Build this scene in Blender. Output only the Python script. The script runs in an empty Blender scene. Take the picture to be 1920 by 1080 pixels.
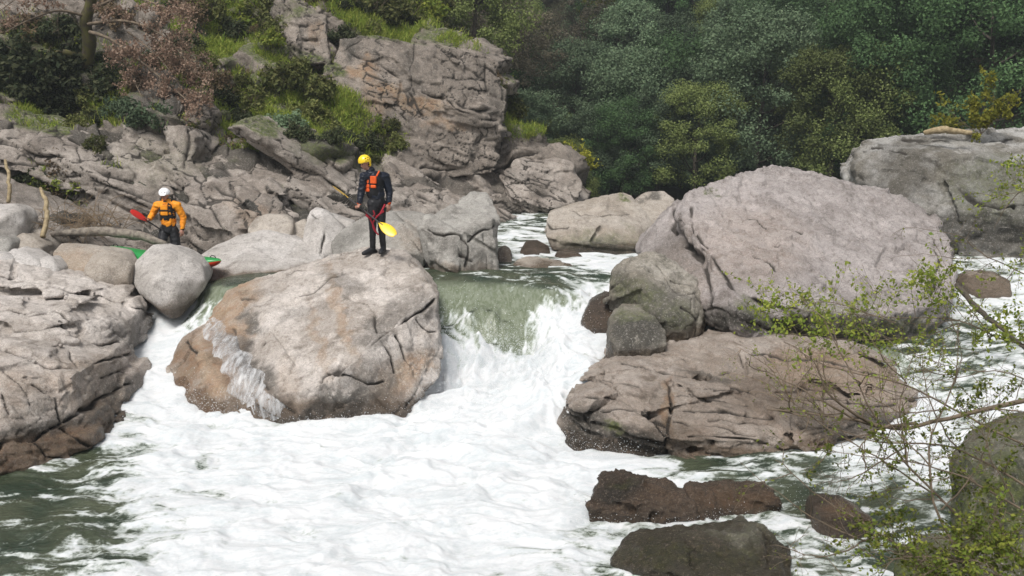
import bpy, math, random
import numpy as np
from mathutils import Vector
SC = bpy.context.scene
COL = SC.collection
rng = np.random.default_rng(7)
random.seed(7)

# ---------------------------------------------------------------- camera, sky, sun, exposure
CAM_H = 4.5
FPX = 1884.0
TH = math.atan((540 - 243) / FPX)
cam = bpy.data.cameras.new('camera'); cam.sensor_width = 36; cam.lens = FPX / 1920 * 36
cam.clip_start = 0.1; cam.clip_end = 2000
camo = bpy.data.objects.new('camera', cam); COL.objects.link(camo)
camo.location = (0, 0, CAM_H); camo.rotation_euler = (math.pi / 2 - TH, 0, 0)
SC.camera = camo
cam.dof.use_dof = True; cam.dof.focus_distance = 18.5; cam.dof.aperture_fstop = 5.6

SUN_EL, SUN_AZ = math.radians(56), math.radians(205)   # azimuth clockwise from +Y (north)
w = bpy.data.worlds.new('World'); SC.world = w; w.use_nodes = True
nt = w.node_tree; nt.nodes.clear()
sky = nt.nodes.new('ShaderNodeTexSky'); sky.sky_type = 'NISHITA'; sky.sun_disc = False
sky.sun_elevation = SUN_EL; sky.sun_rotation = SUN_AZ
sky.air_density = 1.0; sky.dust_density = 4.0; sky.ozone_density = 0.6
hsv = nt.nodes.new('ShaderNodeHueSaturation'); hsv.inputs['Saturation'].default_value = 0.35
bg = nt.nodes.new('ShaderNodeBackground'); bg.inputs[1].default_value = 0.10
out = nt.nodes.new('ShaderNodeOutputWorld')
nt.links.new(sky.outputs[0], hsv.inputs['Color']); nt.links.new(hsv.outputs[0], bg.inputs[0]); nt.links.new(bg.outputs[0], out.inputs[0])
sl = bpy.data.lights.new('sun', 'SUN'); sl.energy = 2.7; sl.angle = math.radians(20); sl.color = (1.0, 0.965, 0.92)
so = bpy.data.objects.new('sun', sl); COL.objects.link(so)
sd = Vector((math.sin(SUN_AZ) * math.cos(SUN_EL), math.cos(SUN_AZ) * math.cos(SUN_EL), math.sin(SUN_EL)))
so.rotation_euler = sd.to_track_quat('Z', 'Y').to_euler()
so.location = sd * 60
SC.view_settings.view_transform = 'Standard'; SC.view_settings.look = 'None'
SC.view_settings.exposure = 0.38; SC.view_settings.gamma = 1.0; SC.view_settings.use_curve_mapping = False
SC.cycles.use_denoising = True
SC.cycles.max_bounces = 6; SC.cycles.diffuse_bounces = 3; SC.cycles.glossy_bounces = 2
SC.cycles.transmission_bounces = 3; SC.cycles.transparent_max_bounces = 6

# ---------------------------------------------------------------- geometry of the view: pixel (1920x1080) -> point
def W(px, py, v):
    """point seen at (px,py); v > 5 is its distance Y, v <= 5 its height z"""
    a = (px - 960) / FPX; b = (540 - py) / FPX
    dy = math.cos(TH) + b * math.sin(TH); dz = -math.sin(TH) + b * math.cos(TH)
    if v > 5: t = v / dy
    else: t = (v - CAM_H) / dz
    return np.array((a * t, dy * t, CAM_H + dz * t))
def WA(px, py, Y):
    px = np.asarray(px, float); py = np.asarray(py, float)
    a = (px - 960) / FPX; b = (540 - py) / FPX
    dy = math.cos(TH) + b * math.sin(TH); dz = -math.sin(TH) + b * math.cos(TH)
    t = Y / dy
    return np.stack((a * t, dy * t, CAM_H + dz * t), -1)
def PX(P):
    d = P - np.array((0, 0, CAM_H))
    f = d[..., 1] * math.cos(TH) - d[..., 2] * math.sin(TH)
    u = d[..., 1] * math.sin(TH) + d[..., 2] * math.cos(TH)
    f = np.maximum(f, .01)
    return 960 + FPX * d[..., 0] / f, 540 - FPX * u / f

# ---------------------------------------------------------------- noise
_perm = np.random.default_rng(3).permutation(4096).astype(np.int64)
_g = np.random.default_rng(4).normal(size=(4096, 3)); _g /= np.linalg.norm(_g, axis=1)[:, None]
_g = _g.astype(np.float32)
def _h(i, j, k): return _perm[(_perm[(_perm[i & 4095] + j) & 4095] + k) & 4095]
def noise(P):
    P = np.asarray(P, np.float32)
    I = np.floor(P).astype(np.int64); F = (P - I).astype(np.float32)
    U = F * F * F * (F * (F * 6 - 15) + 10)
    r = 0
    for a in (0, 1):
        wa = U[..., 0] if a else 1 - U[..., 0]
        for b in (0, 1):
            wb = wa * (U[..., 1] if b else 1 - U[..., 1])
            for c in (0, 1):
                wc = wb * (U[..., 2] if c else 1 - U[..., 2])
                g = _g[_h(I[..., 0] + a, I[..., 1] + b, I[..., 2] + c)]
                r = r + wc * (g[..., 0] * (F[..., 0] - a) + g[..., 1] * (F[..., 1] - b) + g[..., 2] * (F[..., 2] - c))
    return r * 1.5
def fbm(P, octv=4, gain=.5, lac=2.03):
    a = 1; r = 0; P = np.asarray(P, np.float32)
    for i in range(octv):
        r = r + a * noise(P + 17.3 * i); P = P * lac; a *= gain
    return r
def ridged(P, octv=3, gain=.5):
    a = 1; r = 0; P = np.asarray(P, np.float32)
    for i in range(octv):
        r = r + a * (1 - 2 * np.abs(noise(P + 9.1 * i))); P = P * 2.1; a *= gain
    return r
def sstep(a, b, x):
    t = np.clip((x - a) / (b - a), 0, 1); return t * t * (3 - 2 * t)
def unit(v): v = np.asarray(v, float); return v / np.linalg.norm(v)
def hsh(k, s=0): return _perm[(k.astype(np.int64) * 7 + 131 * s) & 4095] / 4095.0

# ---------------------------------------------------------------- mesh helpers
def fast_mesh(name, V, F):
    """V (n,3), F (m,k) arrays"""
    V = np.asarray(V, np.float32); F = np.asarray(F, np.int32); k = F.shape[1]
    me = bpy.data.meshes.new(name)
    me.vertices.add(len(V)); me.vertices.foreach_set('co', V.ravel())
    me.loops.add(F.size); me.loops.foreach_set('vertex_index', F.ravel())
    me.polygons.add(len(F)); me.polygons.foreach_set('loop_start', np.arange(0, F.size, k, dtype=np.int32))
    me.polygons.foreach_set('loop_total', np.full(len(F), k, np.int32))
    me.update(calc_edges=True); me.validate()
    return me
def smooth_shade(me): me.polygons.foreach_set('use_smooth', np.ones(len(me.polygons), bool))
def link(name, me, mat=None, parent=None, smooth=True):
    if mat is not None: me.materials.clear(); me.materials.append(mat)
    if smooth: smooth_shade(me)
    o = bpy.data.objects.new(name, me); COL.objects.link(o)
    if parent is not None: o.parent = parent
    return o
def tag(o, label=None, cat=None, group=None, kind=None):
    if label: o['label'] = label
    if cat: o['category'] = cat
    if group: o['group'] = group
    if kind: o['kind'] = kind
    return o
def empty(name, loc, label=None, cat=None, group=None, rz=0):
    o = bpy.data.objects.new(name, None); COL.objects.link(o); o.location = loc; o.rotation_euler = (0, 0, rz)
    o.empty_display_size = .2
    return tag(o, label, cat, group)
import bmesh
def hull_bm(bm, pts):
    vs = [bm.verts.new(tuple(p)) for p in pts]
    r = bmesh.ops.convex_hull(bm, input=vs)
    junk = [g for g in r['geom_interior'] + r['geom_unused'] if isinstance(g, bmesh.types.BMVert)]
    junk = list(set(junk))
    if junk: bmesh.ops.delete(bm, geom=junk, context='VERTS')
def remeshed(hulls, voxel, smooth_it=4, factor=.5):
    """union of convex hulls (lists of points), voxel remeshed and smoothed; returns V, N, mesh"""
    bm = bmesh.new()
    for h in hulls: hull_bm(bm, h)
    bmesh.ops.recalc_face_normals(bm, faces=bm.faces)
    me = bpy.data.meshes.new('tmp'); bm.to_mesh(me); bm.free()
    o = bpy.data.objects.new('tmp', me); COL.objects.link(o)
    m = o.modifiers.new('r', 'REMESH'); m.mode = 'VOXEL'; m.voxel_size = voxel; m.adaptivity = 0
    if smooth_it:
        s = o.modifiers.new('s', 'SMOOTH'); s.factor = factor; s.iterations = smooth_it
    dg = bpy.context.evaluated_depsgraph_get(); dg.update()
    res = bpy.data.meshes.new_from_object(o.evaluated_get(dg))
    bpy.data.objects.remove(o); bpy.data.meshes.remove(me)
    return res
def get_vn(me):
    n = len(me.vertices); V = np.empty(n * 3, np.float32); N = np.empty(n * 3, np.float32)
    me.vertices.foreach_get('co', V); me.vertices.foreach_get('normal', N)
    return V.reshape(-1, 3).astype(float), N.reshape(-1, 3).astype(float)
def set_v(me, V): me.vertices.foreach_set('co', V.astype(np.float32).ravel()); me.update()
def fattr(me, name, a):
    at = me.attributes.new(name, 'FLOAT', 'POINT'); at.data.foreach_set('value', np.asarray(a, np.float32))
def cattr(me, name, a):
    at = me.attributes.new(name, 'FLOAT_COLOR', 'POINT'); at.data.foreach_set('color', np.asarray(a, np.float32).ravel())
def tube(pts, rad, sides=6):
    """V, F (quads) of one tapering tube"""
    pts = np.asarray(pts, float); n = len(pts); rad = np.broadcast_to(rad, (n,)) if np.ndim(rad) else np.full(n, rad)
    T = np.gradient(pts, axis=0); T /= np.linalg.norm(T, axis=1)[:, None] + 1e-9
    ref = np.array((0.31, .2, .93)); A = np.cross(T, ref); A /= np.linalg.norm(A, axis=1)[:, None] + 1e-9; B = np.cross(T, A)
    an = np.linspace(0, 2 * np.pi, sides, endpoint=False)
    V = pts[:, None] + rad[:, None, None] * (np.cos(an)[None, :, None] * A[:, None] + np.sin(an)[None, :, None] * B[:, None])
    i = np.arange(n - 1)[:, None] * sides; j = np.arange(sides)[None]; j2 = (j + 1) % sides
    F = np.stack((i + j, i + j2, i + sides + j2, i + sides + j), -1).reshape(-1, 4)
    return V.reshape(-1, 3), F
class Acc:
    def __init__(s): s.V = []; s.F = []; s.n = 0
    def add(s, V, F): s.V.append(V); s.F.append(np.asarray(F) + s.n); s.n += len(V)
    def mesh(s, name): return fast_mesh(name, np.concatenate(s.V), np.concatenate(s.F))
def curve_pts(c, n=12):
    """smooth interpolation through control points"""
    c = np.asarray(c, float); m = len(c)
    t = np.linspace(0, m - 1, n); i = np.clip(t.astype(int), 0, m - 2); f = (t - i)[:, None]
    p0 = c[np.maximum(i - 1, 0)]; p1 = c[i]; p2 = c[i + 1]; p3 = c[np.minimum(i + 2, m - 1)]
    return .5 * ((2 * p1) + (-p0 + p2) * f + (2 * p0 - 5 * p1 + 4 * p2 - p3) * f ** 2 + (-p0 + 3 * p1 - 3 * p2 + p3) * f ** 3)

# ---------------------------------------------------------------- materials
class NT:
    def __init__(s, name):
        s.m = bpy.data.materials.new(name); s.m.use_nodes = True; s.t = s.m.node_tree; s.t.nodes.clear()
        s.out = s.t.nodes.new('ShaderNodeOutputMaterial')
    def n(s, typ, **kw):
        nd = s.t.nodes.new(typ)
        for k, v in kw.items():
            if k.startswith('i_'):
                key = k[2:].replace('_', ' ')
                nd.inputs[int(key) if key.isdigit() else key].default_value = v
            else: setattr(nd, k, v)
        return nd
    def l(s, a, b): s.t.links.new(a, b)
    def math(s, op, a, b=None, clamp=False):
        nd = s.t.nodes.new('ShaderNodeMath'); nd.operation = op; nd.use_clamp = clamp
        for i, x in enumerate((a, b)):
            if x is None: continue
            if isinstance(x, (int, float)): nd.inputs[i].default_value = x
            else: s.l(x, nd.inputs[i])
        return nd.outputs[0]
    def mix(s, fac, a, b, mode='MIX'):
        nd = s.t.nodes.new('ShaderNodeMix'); nd.data_type = 'RGBA'; nd.blend_type = mode
        for i, x in ((0, fac), (6, a), (7, b)):
            if isinstance(x, (int, float)): nd.inputs[i].default_value = x
            elif isinstance(x, tuple): nd.inputs[i].default_value = x + (1,) if len(x) == 3 else x
            else: s.l(x, nd.inputs[i])
        return nd.outputs[2]
    def ramp(s, x, p0, p1):
        nd = s.t.nodes.new('ShaderNodeMapRange'); nd.interpolation_type = 'SMOOTHSTEP'
        nd.inputs[1].default_value = p0; nd.inputs[2].default_value = p1; s.l(x, nd.inputs[0]); return nd.outputs[0]
    def noise(s, scale, detail=4, rough=.55, vec=None, dist=0):
        nd = s.n('ShaderNodeTexNoise'); nd.inputs['Scale'].default_value = scale; nd.inputs['Detail'].default_value = detail
        nd.inputs['Roughness'].default_value = rough; nd.inputs['Distortion'].default_value = dist
        s.l(vec if vec is not None else s.pos(), nd.inputs['Vector']); return nd.outputs[0]
    def pos(s):
        if not hasattr(s, '_p'): s._p = s.n('ShaderNodeNewGeometry').outputs['Position']
        return s._p
    def mapping(s, scale=(1, 1, 1), rot=(0, 0, 0), vec=None):
        nd = s.n('ShaderNodeMapping'); nd.inputs['Scale'].default_value = scale; nd.inputs['Rotation'].default_value = rot
        s.l(vec if vec is not None else s.pos(), nd.inputs['Vector']); return nd.outputs[0]
    def attr(s, name): nd = s.n('ShaderNodeAttribute'); nd.attribute_name = name; return nd

def rock_material(name, A, B, C=(.12, .105, .09), streak=0.4, bump=1.0, speck=.35, streak_rot=(0, 0, 0), streak_scale=(3, 3, .6)):
    """A, B: two granite tones; C: weathered dark tone in patches"""
    t = NT(name)
    col = t.mix(t.ramp(t.noise(.9, 5, .6), .35, .65), A, B)
    st = t.noise(1.0, 6, .65, t.mapping(streak_scale, streak_rot))
    col = t.mix(t.math('MULTIPLY', t.ramp(st, .50, .72), streak), col, C)
    md = t.noise(7, 6, .7)
    col = t.mix(t.math('MULTIPLY', t.ramp(md, .48, .7), .45), col, C)
    col = t.mix(t.math('MULTIPLY', t.ramp(t.noise(2.6, 5, .65, t.mapping((1, 1, 1), (.5, .2, 0))), .52, .7), .5), col, tuple(min(1, x * 1.28) for x in A))
    pa = t.attr('paint'); sp = t.n('ShaderNodeSeparateColor'); t.l(pa.outputs['Color'], sp.inputs[0])
    rust, moss, dark = sp.outputs[0], sp.outputs[1], sp.outputs[2]; wet = pa.outputs['Alpha']
    n2 = t.noise(5, 6, .7)
    rc = t.mix(t.ramp(n2, .35, .65), (.31, .175, .085), (.34, .25, .16))
    col = t.mix(t.math('MULTIPLY', rust, t.math('MULTIPLY', t.ramp(t.noise(3.1, 6, .7), .2, .5), .95)), col, rc)
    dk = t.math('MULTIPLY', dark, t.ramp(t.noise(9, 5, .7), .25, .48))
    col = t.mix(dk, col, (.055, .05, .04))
    m3 = t.ramp(t.noise(22, 4, .75), .50, .66); col = t.mix(t.math('MULTIPLY', m3, .38), col, C)
    m4 = t.ramp(t.noise(34, 3, .7), .56, .66); col = t.mix(t.math('MULTIPLY', m4, .35), col, (.62, .59, .55))
    fine = t.noise(60, 3, .8)
    ff = t.n('ShaderNodeMapRange', i_1=.3, i_2=.7, i_3=1 - speck, i_4=1 + speck); t.l(fine, ff.inputs[0])
    gr = t.n('ShaderNodeCombineColor'); [t.l(ff.outputs[0], gr.inputs[i]) for i in range(3)]
    col = t.mix(1.0, col, gr.outputs[0], 'MULTIPLY')
    mc = t.mix(t.ramp(t.noise(14, 4, .7), .35, .65), (.035, .05, .012), (.13, .155, .035))
    mf = t.math('MULTIPLY', moss, t.ramp(t.noise(11, 5, .75), .32, .55))
    col = t.mix(mf, col, mc)
    ck = t.attr('crack').outputs['Fac']
    col = t.mix(t.math('MULTIPLY', t.ramp(ck, .15, .7), .88), col, (.03, .024, .018))
    wn = t.math('MULTIPLY', wet, 1.0, True)
    col = t.mix(wn, col, t.mix(1.0, col, (.36, .31, .26), 'MULTIPLY'))
    bs = t.n('ShaderNodeBsdfPrincipled'); t.l(col, bs.inputs['Base Color'])
    rg = t.n('ShaderNodeMapRange', i_3=.68, i_4=.16); t.l(wn, rg.inputs[0]); t.l(rg.outputs[0], bs.inputs['Roughness'])
    h = t.math('ADD', t.math('MULTIPLY', t.noise(5, 10, .8), .5), t.math('MULTIPLY', t.noise(30, 5, .8), .34))
    h = t.math('ADD', h, t.math('MULTIPLY', st, .25))
    pit = t.n('ShaderNodeTexVoronoi', i_Scale=17.0); t.l(t.pos(), pit.inputs['Vector']); h = t.math('ADD', h, t.math('MULTIPLY', t.ramp(pit.outputs[0], .0, .35), .12))
    bp = t.n('ShaderNodeBump', i_Strength=1.0, i_Distance=.075 * bump); t.l(h, bp.inputs['Height']); t.l(bp.outputs[0], bs.inputs['Normal'])
    t.l(bs.outputs[0], t.out.inputs[0]); return t.m

def plain(name, c, rough=.6, c2=None, scale=20, bump=0, spec=.5):
    t = NT(name); bs = t.n('ShaderNodeBsdfPrincipled')
    c2 = c2 or tuple(x * .8 for x in c)
    oc = t.n('ShaderNodeTexCoord').outputs['Object']
    n = t.noise(scale, 4, .6, oc)
    t.l(t.mix(t.ramp(n, .35, .65), c, c2), bs.inputs['Base Color']); bs.inputs['Roughness'].default_value = rough
    bs.inputs['Specular IOR Level'].default_value = spec
    if bump:
        b = t.n('ShaderNodeBump', i_Strength=.6, i_Distance=bump); t.l(n, b.inputs['Height']); t.l(b.outputs[0], bs.inputs['Normal'])
    t.l(bs.outputs[0], t.out.inputs[0]); return t.m

def leaf_material(name, c1, c2, c3=None, trans=.3):
    t = NT(name); oi = t.n('ShaderNodeObjectInfo')
    g = t.n('ShaderNodeNewGeometry')
    r = g.outputs['Random Per Island']
    col = t.mix(r, c1, c2)
    if c3:
        col = t.mix(t.ramp(t.noise(1.1, 2, .5), .45, .65), col, c3)
    hs = t.n('ShaderNodeHueSaturation')
    mr = t.n('ShaderNodeMapRange', i_3=.6, i_4=1.55); t.l(oi.outputs['Random'], mr.inputs[0]); t.l(mr.outputs[0], hs.inputs['Value'])
    t.l(col, hs.inputs['Color']); col = hs.outputs[0]
    d = t.n('ShaderNodeBsdfPrincipled', i_Roughness=.75); d.inputs['Specular IOR Level'].default_value = .2; t.l(col, d.inputs['Base Color'])
    tr = t.n('ShaderNodeBsdfTranslucent'); t.l(col, tr.inputs[0])
    mx = t.n('ShaderNodeMixShader', i_0=trans); t.l(d.outputs[0], mx.inputs[1]); t.l(tr.outputs[0], mx.inputs[2])
    t.l(mx.outputs[0], t.out.inputs[0]); return t.m

GRAN = rock_material('pale_granite', (.54, .51, .485), (.43, .40, .37))
WHITE = rock_material('white_pink_granite', (.60, .55, .51), (.38, .335, .295), (.11, .085, .062), streak=.7, streak_rot=(0, .5, 0))
MAUVE = rock_material('mauve_granite', (.47, .425, .41), (.32, .285, .27), (.11, .09, .075), streak=.6, streak_rot=(0, 1.2, 0), bump=1.5)
WEATH = rock_material('weathered_granite', (.46, .45, .43), (.19, .172, .14), (.06, .055, .04), streak=.9, streak_scale=(2.4, 2.4, .35), bump=1.5)
PINK = rock_material('pink_granite', (.46, .42, .40), (.345, .305, .28), (.125, .10, .08), streak=.75)
GREY = rock_material('grey_granite', (.37, .355, .325), (.26, .245, .22), (.09, .08, .07), streak=.5)
TAN = rock_material('tan_granite', (.42, .375, .325), (.31, .265, .215), (.12, .10, .08), streak=.5)
BROWN = rock_material('wet_brown_rock', (.20, .155, .12), (.11, .085, .062), (.035, .03, .022), streak=.7)
MOSSY = rock_material('mossy_grey_rock', (.36, .33, .285), (.21, .185, .145), (.06, .055, .035), streak=.8)
LEDGE = rock_material('water_polished_granite', (.42, .37, .325), (.22, .185, .155), (.085, .07, .055), streak=.75, bump=1.4)
CLIFF = rock_material('cliff_granite', (.335, .285, .24), (.20, .168, .138), (.05, .042, .032), streak=.9, bump=1.6)

# ---------------------------------------------------------------- rock shaping
def joints(P, n, sp, seed, amp=.0, gw=.03, gd=.05, warp=.35, wf=.5, tilt=0., cover=.5, mf=.7):
    """layers across n, spacing sp: random proud/recessed layers, tilted, with grooves along part of the boundaries"""
    s = (P @ unit(n)) / sp + fbm(P * wf + seed * 7.7, 3) * warp + seed * .37
    k = np.floor(s); f = s - k
    d = (hsh(k, seed) - .5) * amp + (f - .5) * tilt
    e = np.minimum(f, 1 - f) * sp
    msk = sstep(-.15, .15, noise(P * mf + seed * 3.1) + (cover - .5) * 1.2)
    width = gw * (.5 + 1.0 * hsh(k + (f > .5), seed + 5))
    g = np.exp(-(e / width) ** 2) * msk
    return d - g * gd, g
def worley(Q, seed=0, jit=.9):
    """nearest cell: id hash, vector from its centre, distance to the border"""
    Q = np.asarray(Q, np.float32); I = np.floor(Q).astype(np.int64)
    f1 = np.full(len(Q), 1e9, np.float32); c1 = np.zeros((len(Q), 3), np.float32); id1 = np.zeros(len(Q), np.int64)
    cand = []
    for a in (-1, 0, 1):
        for b in (-1, 0, 1):
            for c in (-1, 0, 1):
                h = _h(I[:, 0] + a + seed * 13, I[:, 1] + b, I[:, 2] + c)
                o = np.stack((_perm[(h + 11) & 4095], _perm[(h + 577) & 4095], _perm[(h + 1999) & 4095]), -1).astype(np.float32) / 4095
                C = I + np.array((a, b, c)) + .5 + (o - .5) * jit
                d = ((Q - C) ** 2).sum(1); cand.append(d); m = d < f1
                f1 = np.where(m, d, f1); c1[m] = C[m]; id1 = np.where(m, h, id1)
    f2 = np.full(len(Q), 1e9, np.float32)
    for d in cand: f2 = np.where((d > f1 + 1e-7) & (d < f2), d, f2)
    return id1, Q - c1, np.sqrt(f2) - np.sqrt(f1)
def blocks(P, n, size, seed=0, amp=.2, tilt=.2, gd=.05, gw=.06, warp=.25, wf=.4, cover=.6, spin=0.):
    """rock broken into flat blocks: thickness size[0] across n, size[1], size[2] along the bedding"""
    n = unit(n); r = np.array((math.cos(spin), math.sin(spin), .1)); a = unit(np.cross(n, r)); b = np.cross(n, a)
    Pw = P + np.stack((noise(P * wf + seed), noise(P * wf + 31 + seed), noise(P * wf + 77 + seed)), -1) * warp
    Pw = Pw + np.stack((noise(P * 3 + seed), noise(P * 3 + 31), noise(P * 3 + 77)), -1) * .04
    Q = Pw @ np.stack((n / size[0], a / size[1], b / size[2]), 1)
    idh, v, e = worley(Q, seed)
    h = lambda k: _perm[(idh + k) & 4095] / 4095.0 - .5
    d = h(5) * amp + (v[:, 0] * h(91) + v[:, 1] * h(333) + v[:, 2] * h(721)) * 2 * tilt
    g = np.exp(-(e / gw) ** 2) * sstep(-.15, .15, noise(P * .8 + seed * 3.1) + (cover - .5) * 1.2)
    return d - g * gd, g
def segdist(px, py, poly):
    d = np.full(px.shape, 1e9)
    for (x0, y0), (x1, y1) in zip(poly[:-1], poly[1:]):
        dx, dy = x1 - x0, y1 - y0; L = dx * dx + dy * dy + 1e-9
        t = np.clip(((px - x0) * dx + (py - y0) * dy) / L, 0, 1)
        d = np.minimum(d, np.hypot(px - x0 - t * dx, py - y0 - t * dy))
    return d
TOCAM = np.array((0, 0, CAM_H))
def paint_of(P, N, paint, wetz=None, base=None):
    px, py = PX(P); px = px + fbm(P * 1.7, 4, .6) * 20; py = py + fbm(P * 1.7 + 40, 4, .6) * 20
    c = np.zeros((len(P), 4))
    if base: c[:] = base
    for (ch, cx, cy, rx, ry, ang, st) in paint:
        a = math.radians(ang); dx = px - cx; dy = py - cy
        u = (dx * math.cos(a) + dy * math.sin(a)) / rx; v = (-dx * math.sin(a) + dy * math.cos(a)) / ry
        r = np.sqrt(u * u + v * v)
        c[:, ch] = np.maximum(c[:, ch], st * sstep(1.35, .45, r))
    if wetz is not None:
        z = P[:, 2] + noise(P * 2.3) * .16 + noise(P * 8) * .05
        c[:, 3] = np.maximum(c[:, 3], sstep(wetz + .12, wetz - .06, z))
    return c
def _cut(V, co, no):
    """both halves of a convex point set"""
    res = []
    for s in (1, -1):
        bm = bmesh.new(); hull_bm(bm, V)
        bmesh.ops.bisect_plane(bm, geom=bm.verts[:] + bm.edges[:] + bm.faces[:], plane_co=tuple(co), plane_no=tuple(np.asarray(no) * s), clear_outer=True)
        P = np.array([v.co[:] for v in bm.verts]); bm.free()
        res.append(P if len(P) > 3 else None)
    return res
def layered(pts, n, thick=.3, size=1.2, seed=1, push=.08, gap=.01, core=.95, tiltj=.12, jn=None):
    """a convex rock split into beds across n and each bed into blocks, pushed in and out a little; plus a solid core"""
    r = random.Random(seed); n = unit(n); pts = np.asarray(pts, float); c0 = pts.mean(0)
    s = pts @ n; lo, hi = s.min(), s.max(); ks = [lo]
    rest = [pts]; out_ = []
    z = lo + thick * r.uniform(.5, 1.2)
    beds = []
    cur = pts
    while z < hi - thick * .25 and cur is not None:
        nn = unit(n + np.array([r.gauss(0, tiltj) * .5 for _ in range(3)]))
        a, b = _cut(cur, c0 + n * (z - c0 @ n), nn)
        if a is not None: beds.append(a)
        cur = b; z += thick * r.choice((.45, .7, 1, 1.3, 1.7))
    if cur is not None: beds.append(cur)
    for bed in beds:
        sh = np.array([r.gauss(0, 1) for _ in range(3)]); sh -= n * (sh @ n); sh = sh / (np.linalg.norm(sh) + 1e-6) * push * r.uniform(0, 1)
        grow = 1 + r.uniform(-.03, .03)
        q = [bed]; 
        for _ in range(7):
            nq = []
            for b in q:
                cb = b.mean(0); e = b - cb; e = e - np.outer(e @ n, n)
                u, sv, vt = np.linalg.svd(e, full_matrices=False); L = np.ptp(e @ vt[0])
                if L > size * r.uniform(.8, 2.2):
                    d = unit(vt[0] + .55 * np.array([r.gauss(0, 1) for _ in range(3)]) + (0 if jn is None else np.asarray(jn)))
                    a, b2 = _cut(b, cb + vt[0] * L * r.uniform(-.2, .2), d)
                    nq += [x for x in (a, b2) if x is not None]
                else: nq.append(b)
            q = nq
        for b in q:
            cb = b.mean(0); L = np.linalg.norm(b - cb, axis=1).max()
            jig = np.array([r.gauss(0, 1) for _ in range(3)]) * push * .35
            out_.append(cb + (b - cb) * max(.6, 1 - gap / max(L, .05) * 1.5) + sh + jig + (cb - c0) * (grow - 1))
    out_.append(c0 + (pts - c0) * core)
    return out_
def rock(name, hulls, label, mat, cat='boulder', voxel=.045, smooth=6, thick=1.0, shrink=.75, sink=.5, big=.10, mid=.03, freq=1.0,
         jset=(), bset=(), lay=None, cracks=(), paint=(), wetz=None, seed=1, group=None, base=None, facet=0.0):
    """hulls: lists of (px, py, Y or z) points of the visible shape; each gets a back and a foot of its own"""
    HH = []
    for h in hulls:
        opt = {}
        if isinstance(h, tuple): h, opt = h
        P = np.array([W(*p) for p in h])
        th = opt.get('thick', thick); sh = opt.get('shrink', shrink); sk = opt.get('sink', sink)
        c = P.mean(0); Q = c + (P - c) * np.array((sh, 0, sh)); Q[:, 1] = P[:, 1] * .35 + P[:, 1].max() * .65 + th
        pts = list(P) + list(Q)
        if sk > 0:
            lo = P[P[:, 2] < np.percentile(P[:, 2], 45)]
            pts += [p - np.array((0, -.1, sk)) for p in lo]
        if 'lay' in opt or lay: HH += layered(pts, **{**(lay or {}), **opt.get('lay', {})})
        else: HH.append(pts)
    me = remeshed(HH, voxel, smooth)
    V, N = get_vn(me)
    off = seed * 11.3
    d = fbm(V * freq * .9 + off, 3) * big + (fbm(V * freq * 5 + off, 4, .6) * .7 - .35 * np.maximum(0, ridged(V * freq * 3.2 + off + 50, 3, .55) - .9)) * mid
    if facet:   # chipped planes
        q = ridged(V * freq * 1.3 + off * 2, 2); d = d + facet * (np.abs(q) - .5)
    cr = np.zeros(len(V))
    for j in jset:
        dd, g = joints(V, **j); d = d + dd; cr = np.maximum(cr, g)
    for j in bset:
        dd, g = blocks(V, **j); d = d + dd; cr = np.maximum(cr, g * min(1, j.get('gd', .05) * 16))
    tc = TOCAM - V; tc /= np.linalg.norm(tc, axis=1)[:, None]; fr = sstep(.0, .25, (N * tc).sum(1))
    px, py = PX(V); px = px + noise(V * 3 + off) * 5; py = py + noise(V * 3 + off + 20) * 5
    for (poly, wpx, dep) in cracks:
        e = segdist(px, py, poly)
        wl = wpx * (.5 + .35 * noise(V * 2.2 + off)); brk = sstep(-.5, -.1, noise(V * 1.6 + off + 60))
        g = np.exp(-(e / wl) ** 2) * fr * brk; d = d - g * dep * .8; cr = np.maximum(cr, g * min(1, dep * 12))
    V2 = V + N * d[:, None]
    set_v(me, V2)
    cattr(me, 'paint', paint_of(V2, N, paint, wetz, base)); fattr(me, 'crack', cr)
    org = V2.mean(0); org[2] = V2[:, 2].min()
    set_v(me, V2 - org)
    o = link(name, me, mat); o.location = org
    tag(o, label, cat, group)
    return o
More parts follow.
